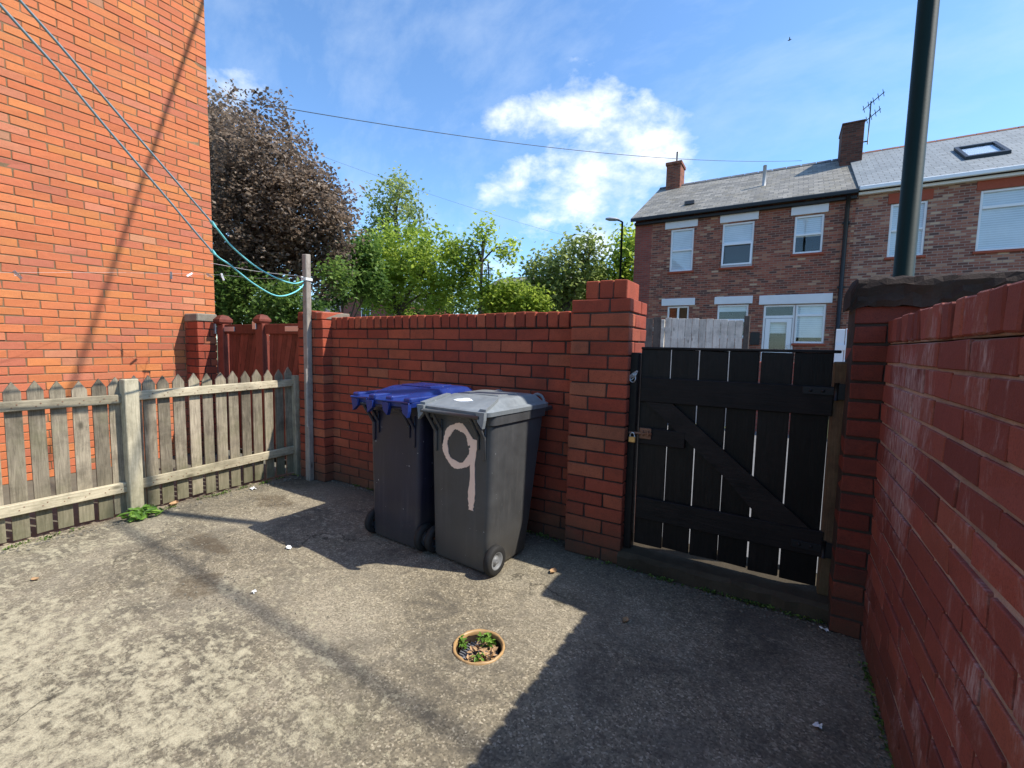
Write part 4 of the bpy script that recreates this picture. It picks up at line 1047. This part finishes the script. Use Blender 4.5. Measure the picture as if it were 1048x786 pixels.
def house_right():
    t = thing('terraced_house', (5, 18, 0), 'brown brick terraced house with smooth blue grey roof, roof window and white gutter', 'house', 'terraced houses across the lane')
    x0, x1, ez = 1.503, 9.6, 6.07
    wins = [(2.27, 3.03, 4.20, 5.62, 'tiltless', 1), (4.02, 5.35, 4.20, 5.70, 'top', 1), (6.6, 7.7, 4.2, 5.7, 'top', .6), (2.6, 3.9, 1.4, 2.9, 'top', .8), (5.4, 6.7, 1.4, 2.9, 'top', .8)]
    m = MB(); facade(m, x0, x1, -.1, ez, HY+.004, [w[:4] for w in wins])
    m.add([(x1, HY+.004, -.1), (x1, 23.2, -.1), (x1, 23.2, ez), (x1, 19.6, 8.2), (x1, HY+.004, ez)], [[0, 1, 2, 3, 4]], 0)
    m.add([(x0, 23.2, -.1), (x1, 23.2, -.1), (x1, 23.2, ez), (x0, 23.2, ez)], [[3, 2, 1, 0]], 0)
    m.build('wall', ['terrace_brick_b'], t)
    MB().box((x0+.05, HY+.9, 0), (x1-.1, HY+1.0, 5.9), .002).build('room_back', 'room', t)
    for w in wins: window(t, *w[:4], HY+.004, 'top' if w[4] == 'top' else 'sash', w[5])
    for xa, xb, za, zb in ((2.20, 3.12, 5.63, 5.90), (3.93, 5.45, 5.71, 6.0), (6.5, 7.8, 5.71, 6.0)):
        MB().box((xa, HY-.012, za), (xb, HY+.09, zb), .006).build('lintel', 'red_lintel', t)
    r = MB(); r.prism([(15.78, 6.03), (19.6, 8.22), (23.45, 6.03), (23.45, 6.15), (19.6, 8.36), (15.78, 6.15)], 0, x0+.0, x1+.1)
    rf = r.build('roof', 'slate_new', t)
    m = MB(); k = 18
    for i in range(k):
        xa = x0+i*(x1-x0)/k; m.prism([(19.45, 8.27), (19.6, 8.355), (19.75, 8.27), (19.75, 8.285), (19.6, 8.38), (19.45, 8.285)], 0, xa+.01, xa+(x1-x0)/k-.01)
    m.build('ridge_tiles', 'chimney_brick', rf)
    sl = (8.36-6.15)/(19.6-15.78); f = MB(); ya, yb, xa, xb = 16.85, 18.05, 3.86, 4.72
    zf = lambda y, h: 6.15+(y-15.78)*sl+h
    def slab(m_, a, b, c, d, h0, h1):
        V = [(a, c, zf(c, h0)), (b, c, zf(c, h0)), (b, d, zf(d, h0)), (a, d, zf(d, h0)), (a, c, zf(c, h1)), (b, c, zf(c, h1)), (b, d, zf(d, h1)), (a, d, zf(d, h1))]
        m_.add(V, [[3, 2, 1, 0], [4, 5, 6, 7], [0, 1, 5, 4], [1, 2, 6, 5], [2, 3, 7, 6], [3, 0, 4, 7]])
    for a, b, c, d in ((xa, xb, ya, ya+.1), (xa, xb, yb-.08, yb), (xa, xa+.08, ya+.1, yb-.08), (xb-.08, xb, ya+.1, yb-.08)): slab(f, a, b, c, d, -.02, .09)
    sk = f.build('roof_window', 'black_plastic', t)
    g = MB(); slab(g, xa+.08, xb-.08, ya+.1, yb-.08, .03, .05); g.build('pane', 'glass', sk)
    g = MB(); slab(g, xa+.08, xb-.08, ya+.1, yb-.08, .004, .012); g.build('blind', 'blind', sk)  # no real blind: pale sheet standing in for sky reflected in the glass
    MB().box((x0+.02, 15.70, 6.02), (x1, 15.775, 6.13), .015).build('gutter', 'white_upvc', t)
    MB().box((x0+.02, 15.86, 5.94), (x1, 15.998, 6.015), .01).build('fascia', 'white_upvc', t)
house_right()
def lane_fence():
    t = thing('plank_fence', (-1.7, 10, 0), 'silvery vertical plank fence with two dark planks at one end, seen over the black gate', 'fence')
    x = -2.64
    for i in range(2):
        MB().box((x, 10.0, 0), (x+.155, 10.02, 2.245+RNG.normal(0, .008)), .003).build('plank', 'fence_far_dark', t); x += .175
    x = -2.215
    for i in range(11):
        w = .137; MB().box((x, 10.0, 0), (x+w-.008, 10.02, 2.235-.007*i+RNG.normal(0, .006)), .003).build('plank', 'fence_far', t); x += w
    for z in (.4, 1.2, 1.95): MB().box((-2.64, 10.021, z), (-.62, 10.06, z+.09), .004).build('rail', 'fence_far', t)
    MB().box((-.70, 9.99, 0), (-.60, 10.09, 2.25), .006).build('post', 'fence_far_dark', t)
    MB().box((-2.30, 9.985, 0), (-2.235, 10.07, 2.2), .006).build('post', 'fence_far', t)
    w = thing('white_gate', (.9, 10, 0), 'white boarded gate edge showing behind the right end of the black gate', 'gate')
    m = MB()
    for i in range(5): m.box((.80+i*.14, 10.0, .1), (.80+i*.14+.13, 10.025, 1.98+.01*i), .004)
    m.build('board_panel', 'white_paint', w)
    for z in (.5, 1.6): MB().box((.80, 9.96, z), (1.49, 9.998, z+.1), .004).build('rail', 'white_paint', w)
    b = thing('lane_wall', (-4, 10.1, 0), 'low brick boundary wall across the lane beyond the gate', 'wall')
    m = MB().box((1.6, 9.98, -.1), (7, 10.2, 1.5), .01); m.box((-.58, 9.98, -.1), (.70, 10.2, 1.35), .01); m.box((-4.7, 9.98, -.1), (-2.66, 10.2, 1.35), .01)
    m.build('wall_panel', 'terrace_brick_red', b)
lane_fence()

# ------------------------------------------------------------------ distant buildings
def far_house(name, x0, x1, y, d, wall, ridge, label, slatem, gable=False, win=()):
    t = thing(name, ((x0+x1)/2, y, 0), label, 'house')
    m = MB(); m.box((x0, y, -.1), (x1, y+d, wall), .01)
    if gable: m.prism([(x0, wall), (x1, wall), ((x0+x1)/2, ridge-.15)], 1, y+.02, y+d-.02)
    m.build('wall', 'terrace_brick_red', t)
    r = MB()
    if gable:
        for s in (0, 1):
            xa, xb = (x0-.25, (x0+x1)/2) if s == 0 else ((x0+x1)/2, x1+.25)
            za, zb = (wall-.1, ridge) if s == 0 else (ridge, wall-.1)
            r.prism([(xa, za), (xb, zb), (xb, zb+.15), (xa, za+.15)], 1, y-.25, y+d+.25)
    else: r.prism([(y-.3, wall), (y+d+.3, wall), (y+d/2, ridge)], 0, x0-.2, x1+.2)
    r.build('roof', slatem, t)
    for a, b, c, e in win:
        w = MB().box((a, y-.03, c), (b, y+.03, e), .005).build('window', 'white_upvc', t)
        MB().box((a+.1, y-.036, c+.1), (b-.1, y-.028, e-.1), .001).build('pane', 'room', w)
        MB().box(((a+b)/2-.03, y-.045, c+.05), ((a+b)/2+.03, y-.037, e-.05), .001).build('glazing_bar', 'white_upvc', w)
    return t
far_house('hall', -50, -37, 32, 8, 4.9, 7.6, 'low hall with a long dark tiled roof behind the copper tree', 'slate_dark')
far_house('bungalow', -37.5, -29, 29, 7, 5.3, 7.2, 'red brick gabled building under the bright green trees', 'slate_dark', True, ((-34.5, -33.2, 3.6, 4.9),))
far_house('cottage', -22, -14, 31, 6, 5.7, 7.6, 'far grey roofed house behind the slender green trees', 'slate_old', False, ((-20.6, -19.4, 4.1, 5.3), (-17.4, -16.4, 4.1, 5.3)))
t = far_house('chapel', -13.8, -10.3, 28, 6, 4.9, 6.2, 'small red gabled building with a white arched window beside the gate pillar', 'slate_dark', True)
m = MB(); c0 = at(582.5, 318, 27.96); cx = c0[0]; a = np.linspace(0, math.pi, 12); r_ = .42
out = [(cx-r_, 3.0), (cx+r_, 3.0)]+[(cx+r_*math.cos(q), 4.75+r_*math.sin(q)) for q in a]
w = m.prism(out, 1, 27.9, 27.99).build('window', 'white_upvc', t)
r_ = .33; out = [(cx-r_, 3.0), (cx+r_, 3.0)]+[(cx+r_*math.cos(q), 4.75+r_*math.sin(q)) for q in a]
MB().prism(out, 1, 27.885, 27.9).build('pane', 'room', w)
g = MB(); g.box((cx-.03, 27.86, 3.0), (cx+.03, 27.884, 5.05), .002); g.box((cx-.33, 27.865, 4.2), (cx+.33, 27.882, 4.26), .002); g.build('glazing_bar', 'white_upvc', w)

# ------------------------------------------------------------------ trees
def leaves(mb, C, size, spread_n, asp=.6, up=.6, tint_bias=None):
    """one four-cornered folded blade per row of C"""
    n = len(C); nr = RNG.normal(0, 1, (n, 3)); nr[:, 2] = np.abs(nr[:, 2])+up; nr /= np.linalg.norm(nr, axis=1)[:, None]
    r = RNG.normal(0, 1, (n, 3)); a = np.cross(nr, r); a /= np.linalg.norm(a, axis=1)[:, None]; b = np.cross(nr, a)
    L = (size*(.65+.7*RNG.random(n)))[:, None]; W = L*asp
    V = np.stack([C-a*L/2, C+b*W/2+nr*W*.15, C+a*L/2, C-b*W/2+nr*W*.15], 1).reshape(-1, 3)
    t = RNG.random((n, 3)); 
    if tint_bias is not None: t[:, 0] = np.clip(t[:, 0]*.55+tint_bias*.45, 0, 1)
    mb.v.append(V); mb.t.append(np.repeat(t, 4, 0)); k = mb.n
    mb.f += (np.arange(4*n).reshape(n, 4)+k).tolist(); mb.m += [0]*n; mb.sm += [False]*n; mb.n += 4*n
def tree(name, label, cat, base, trunk_h, trunk_r, lobes, sprigs, per, lsize, sig, mat, lean=(0, 0), group=None, hollow=.55, asp=.6):
    """lobes: (x,y,z,rx,ry,rz) crown masses; limbs run from the trunk into each of them"""
    base = np.array(base, float); t = thing(name, tuple(base), label, cat, group)
    fork = base+np.array([lean[0], lean[1], trunk_h])
    T = MB(); T.tube(curve_pts([base, base+(fork-base)*.5+RNG.normal(0, trunk_r*.3, 3), fork], 6), np.linspace(trunk_r*1.25, trunk_r*.75, 13), 10)
    lob = np.array(lobes, float); wts = (lob[:, 3]*lob[:, 4]*lob[:, 5])**.75; wts /= wts.sum()
    P = []; TB = []
    for l, w in zip(lob, wts):
        k = max(6, int(sprigs*w)); d = RNG.normal(0, 1, (k, 3)); d /= np.linalg.norm(d, axis=1)[:, None]
        ph = RNG.random(3)*6; q = d*3.1+ph
        bump = 1+.16*np.sin(q[:, 0]*1.7+np.sin(q[:, 1]*2.3))+.12*np.sin(q[:, 2]*3.1+q[:, 0])
        rad = (hollow+(1-hollow)*RNG.random(k)**.7)*bump*np.where(RNG.random(k) < .08, 1.08, 1)
        pts = l[:3]+d*rad[:, None]*l[3:6]; P.append(pts); TB.append(np.clip(.5+.28*np.sin(pts[:, 0]*1.3+ph[0])+.28*np.sin(pts[:, 2]*1.6+ph[1])+RNG.normal(0, .12, k), 0, 1))
        c = l[:3]; mid = (fork+c)/2+RNG.normal(0, .12, 3)*l[3]; path = curve_pts([fork-(fork-base)*.15, mid, c], 5)
        T.tube(path, np.linspace(trunk_r*.55, trunk_r*.22, len(path)), 7)
        for j in range(min(k, 9)):
            e = pts[j]; s = path[len(path)//2+j % (len(path)//2)]
            T.tube(curve_pts([s, (s+e)/2+RNG.normal(0, .1, 3)*l[3], e], 4), np.linspace(trunk_r*.20, trunk_r*.04, 9), 5)
    T.build('trunk', 'bark', t)
    P = np.concatenate(P); TB = np.concatenate(TB)
    C = np.repeat(P, per, 0)+RNG.normal(0, sig, (len(P)*per, 3)); 
    F = MB(); leaves(F, C, lsize, 1, asp, .6, np.repeat(TB, per))
    F.build('crown', mat, t)
def L(px, py, Y, rp, sx=1, sz=1, sy=1):
    """crown mass centred on a surveyed sight line at depth Y, rp = its angular radius in survey units"""
    p = at(px, py, Y); d = -(_R @ (p-CAM))[2]; r = rp*d/FOC
    return (p[0], p[1], p[2], r*sx, r*sy, r*sz)
# the copper-leaved tree
YP = 8.6
tree('copper_tree', 'big dense copper brown tree beside the orange house', 'tree', (at(225, 300, YP)[0], YP, -.1), 3.0, .22,
     [L(232, 160, YP, 52), L(275, 175, YP-.3, 55), L(310, 215, YP, 50), L(255, 235, YP-.6, 60), L(325, 258, YP+.3, 34), L(290, 265, YP, 46), L(205, 150, YP+.4, 50), L(205, 240, YP, 60), L(345, 225, YP+.4, 20)],
     5200, 13, .125, .13, 'leaf_purple', hollow=.45, asp=.72)
tree('shrub', 'dark leafy green shrub below the copper tree behind the brown gate', 'shrub', (at(262, 318, 7.4)[0], 7.4, -.1), 1.0, .06,
     [L(255, 300, 7.4, 28), L(290, 308, 7.2, 22), L(225, 300, 7.4, 28), L(325, 322, 7.6, 16), L(345, 285, 8.4, 16), L(240, 325, 7.6, 26), L(285, 328, 7.6, 24), L(312, 332, 7.8, 20)], 1300, 12, .13, .12, 'leaf_dark')
tree('shrub', 'mid green bush with light patches under the right side of the copper tree', 'shrub', (at(352, 300, 14)[0], 14, -.1), 2.2, .08,
     [L(355, 272, 14, 20), L(372, 262, 14.5, 18), L(340, 300, 14, 14), L(380, 290, 14.5, 16)], 500, 11, .22, .2, 'leaf_dark')
YG = 19
tree('green_tree', 'tall bright green tree with a rounded crown and open upper sprays', 'tree', (at(408, 322, YG)[0], YG, -.1), 4.0, .17,
     [L(412, 262, YG, 40, 1, .8), L(440, 270, YG-.5, 30), L(385, 270, YG, 30), L(400, 295, YG-.4, 30), L(445, 300, YG, 22), L(372, 300, YG, 18)], 1050, 11, .25, .22, 'leaf_green')
tree('green_tree', 'airy blue green treetop standing highest behind the rounded green crown', 'tree', (at(404, 322, YG+2)[0], YG+2, -.1), 6.0, .15,
     [L(403, 205, YG+2, 26, 1.1, .9), L(392, 225, YG+2, 20), L(425, 222, YG+2, 17), L(407, 190, YG+2, 15), L(385, 240, YG+2, 16)], 300, 8, .24, .25, 'leaf_mid', hollow=.3)
tree('green_tree', 'slender sparse young tree with bare side twigs', 'tree', (at(490, 322, YG)[0], YG, -.1), 7.0, .09,
     [L(480, 270, YG, 20, .8, 1.4), L(497, 240, YG, 14, .7, 1.3), L(472, 290, YG, 22), L(518, 258, YG, 13), L(500, 300, YG, 20), L(465, 255, YG, 14)], 430, 8, .23, .24, 'leaf_green', lean=(.2, 0), hollow=.2)
tree('green_tree', 'low rounded lime green tree right of the slender one', 'tree', (at(525, 322, YG+1)[0], YG+1, -.1), 3.0, .1,
     [L(527, 305, YG+1, 16), L(510, 312, YG+1, 14), L(548, 312, YG+1, 14)], 320, 11, .22, .22, 'leaf_green')
tree('green_tree', 'spreading olive green tree with a fine open crown', 'tree', (at(580, 322, YG+3)[0], YG+3, -.1), 4.2, .14,
     [L(560, 280, YG+3, 24), L(585, 265, YG+3, 22), L(548, 298, YG+3, 18), L(607, 252, YG+3, 13), L(600, 285, YG+3, 22), L(575, 300, YG+3, 22)], 560, 9, .25, .24, 'leaf_mid', hollow=.35)
tree('green_tree', 'bright green tree behind the far street lamp', 'tree', (at(632, 322, YG+5)[0], YG+5, -.1), 3.6, .14,
     [L(628, 290, YG+5, 24), L(642, 262, YG+5, 18), L(645, 245, YG+5, 13), L(612, 300, YG+5, 18), L(655, 285, YG+5, 20)], 480, 10, .27, .26, 'leaf_green')
tree('hedge', 'dark hedge massed low behind the trees', 'hedge', (at(470, 330, 25)[0], 25, -.1), 1.5, .12,
     [L(x, 315, 25, 18) for x in range(420, 620, 28)], 700, 10, .28, .3, 'leaf_dark')

# ------------------------------------------------------------------ cables, bird
def cable(a, b, sag, r, lab):
    a = np.array(a); b = np.array(b); u = np.linspace(0, 1, 24)[:, None]
    p = a+(b-a)*u; p[:, 2] -= (4*sag*u*(1-u))[:, 0]
    tag(MB().tube(p, r, 6).build('overhead_cable', 'cable'), lab, 'cable')
cable((-7.12, 3.38, 5.0), (.12, 16.3, 7.28),   .30, .0055, 'single cable crossing the sky from the orange house to the terraced house roof')
cable(at(330, 160, 12), at(600, 247, 22), .15, .0042, 'thin faint cable above the green trees')
_e1 = np.array([-.9, 1.318, 0])+9.5*np.array([.788, .285, 1]); _e2 = np.array([-7, 3.25, 6.03])+2.8*np.array([.788, .285, 1])
cable(_e2+(_e2-_e1)*.25, _e1+(_e1-_e2)*.6, .0, .026, 'thick cable high overhead whose shadow crosses the orange wall')
p = at(808, 41, 60); m = MB()
m.tube([p+np.array([-.18, 0, 0]), p, p+np.array([.22, 0, .03])], [.02, .07, .01], 8)
for s in (-1, 1): m.add([p+np.array([-.05, 0, .03]), p+np.array([.09, 0, .03]), p+np.array([.02, s*.35, .14]), p+np.array([-.02, s*.35, .14])], [[0, 1, 2, 3]])
tag(m.build('bird', 'cable'), 'tiny dark bird high in the blue sky', 'bird')

# ------------------------------------------------------------------ light, sky
SUN = Vector((.788, .285, 1.0)).normalized()
ld = bpy.data.lights.new('sun', 'SUN'); ld.energy = 4.2; ld.angle = R(.53); ld.color = (1.0, .95, .87)
lo_ = bpy.data.objects.new('sun', ld); COL.objects.link(lo_); lo_.rotation_euler = SUN.to_track_quat('Z', 'Y').to_euler(); lo_.location = (8, 3, 12)
w = bpy.data.worlds.new('World'); scene.world = w
n = N(w)
sky = n.n('ShaderNodeTexSky', sky_type='NISHITA'); sky.sun_disc = False
sky.sun_elevation = math.asin(SUN.z); sky.sun_rotation = math.atan2(SUN.x, SUN.y); sky.air_density = 1.0; sky.dust_density = .35; sky.ozone_density = 2.2; sky.altitude = 30
tc = n.n('ShaderNodeTexCoord'); D = tc.outputs['Generated']
def sdir(px, py):
    d = _R.T @ np.array([(px-524)/FOC, -(py-393)/FOC, -1.0]); return d/np.linalg.norm(d)
sq = n.n('ShaderNodeMapping', i_Vector=D, i_Scale=(1, 1, 1.7)).outputs[0]
nz = n.n('ShaderNodeTexNoise', i_Vector=sq, i_Scale=9.0, i_Detail=15.0, i_Roughness=.58, i_Distortion=.15).outputs['Fac']
nf = n.n('ShaderNodeTexNoise', i_Vector=sq, i_Scale=4.0, i_Detail=12.0, i_Roughness=.7).outputs['Fac']
tot = None
for px, py, r, a in ((585, 105, 53, .95), (545, 118, 40, .42), (632, 130, 52, .86), (680, 140, 44, .85), (600, 150, 54, .46), (510, 130, 38, .28), (525, 188, 51, .60), (585, 205, 77, .40), (640, 200, 68, .32), (600, 240, 86, .36), (235, 97, 44, .42), (690, 215, 80, .36), (530, 240, 90, .34)):
    d = sdir(px, py); dv = n.n('ShaderNodeVectorMath', operation='MULTIPLY', i_0=n.n('ShaderNodeVectorMath', operation='SUBTRACT', i_0=D, i_1=tuple(d)).outputs[0], i_1=(1, 1, 1.35)).outputs[0]
    dot = n.n('ShaderNodeVectorMath', operation='LENGTH', i_0=dv).outputs['Value']
    k = n.math('MULTIPLY', n.math('SUBTRACT', 1.0, n.math('DIVIDE', dot, r/FOC*.9), None, True), a)
    k = n.math('POWER', k, .8)
    tot = k if tot is None else n.math('ADD', n.math('MAXIMUM', tot, k), n.math('MULTIPLY', n.math('MINIMUM', tot, k), .25))
cm = n.math('ADD', n.math('MULTIPLY', n.math('SUBTRACT', nz, .5), 2.5), n.math('MULTIPLY', n.math('SUBTRACT', nf, .5), 1.6))
cm = n.math('ADD', cm, n.math('MULTIPLY', tot, 1.25))
cm = n.math('MULTIPLY', cm, n.math('MULTIPLY', tot, 4.0, None, True))
cmask = n.ramp(cm, [(.26, 0.0), (.56, .36), (1.2, .93)])
# thin high cirrus
mp = n.n('ShaderNodeMapping', i_Vector=D, i_Scale=(1.6, 5.0, 4.0), i_Rotation=(.3, .5, .6))
ci = n.n('ShaderNodeTexNoise', i_Vector=mp.outputs[0], i_Scale=2.2, i_Detail=10.0, i_Roughness=.62, i_Distortion=.15).outputs['Fac']
cim = n.ramp(ci, [(.44, 0.0), (.82, .30)])
SK = .15
skyc = n.mix(1.0, sky.outputs[0], (.75, .95, 1.10), 'MULTIPLY')
cc_ = n.mix(cim, skyc, (3.6, 4.2, 4.9))
shade = n.mix(n.ramp(nz, [(.35, 0.0), (.65, 1.0)]), (3.9, 4.35, 4.95), (5.3, 5.5, 5.75))
cc_ = n.mix(cmask, cc_, shade)
bg = n.n('ShaderNodeBackground', i_Color=cc_, i_Strength=SK)
n.n('ShaderNodeOutputWorld', i_0=bg.outputs[0])

scene.view_settings.view_transform = 'Standard'; scene.view_settings.look = 'None'; scene.view_settings.gamma = 1; scene.view_settings.use_curve_mapping = False
scene.view_settings.exposure = .76
scene.cycles.max_bounces = 6; scene.cycles.transparent_max_bounces = 8
scene.cycles.use_denoising = True
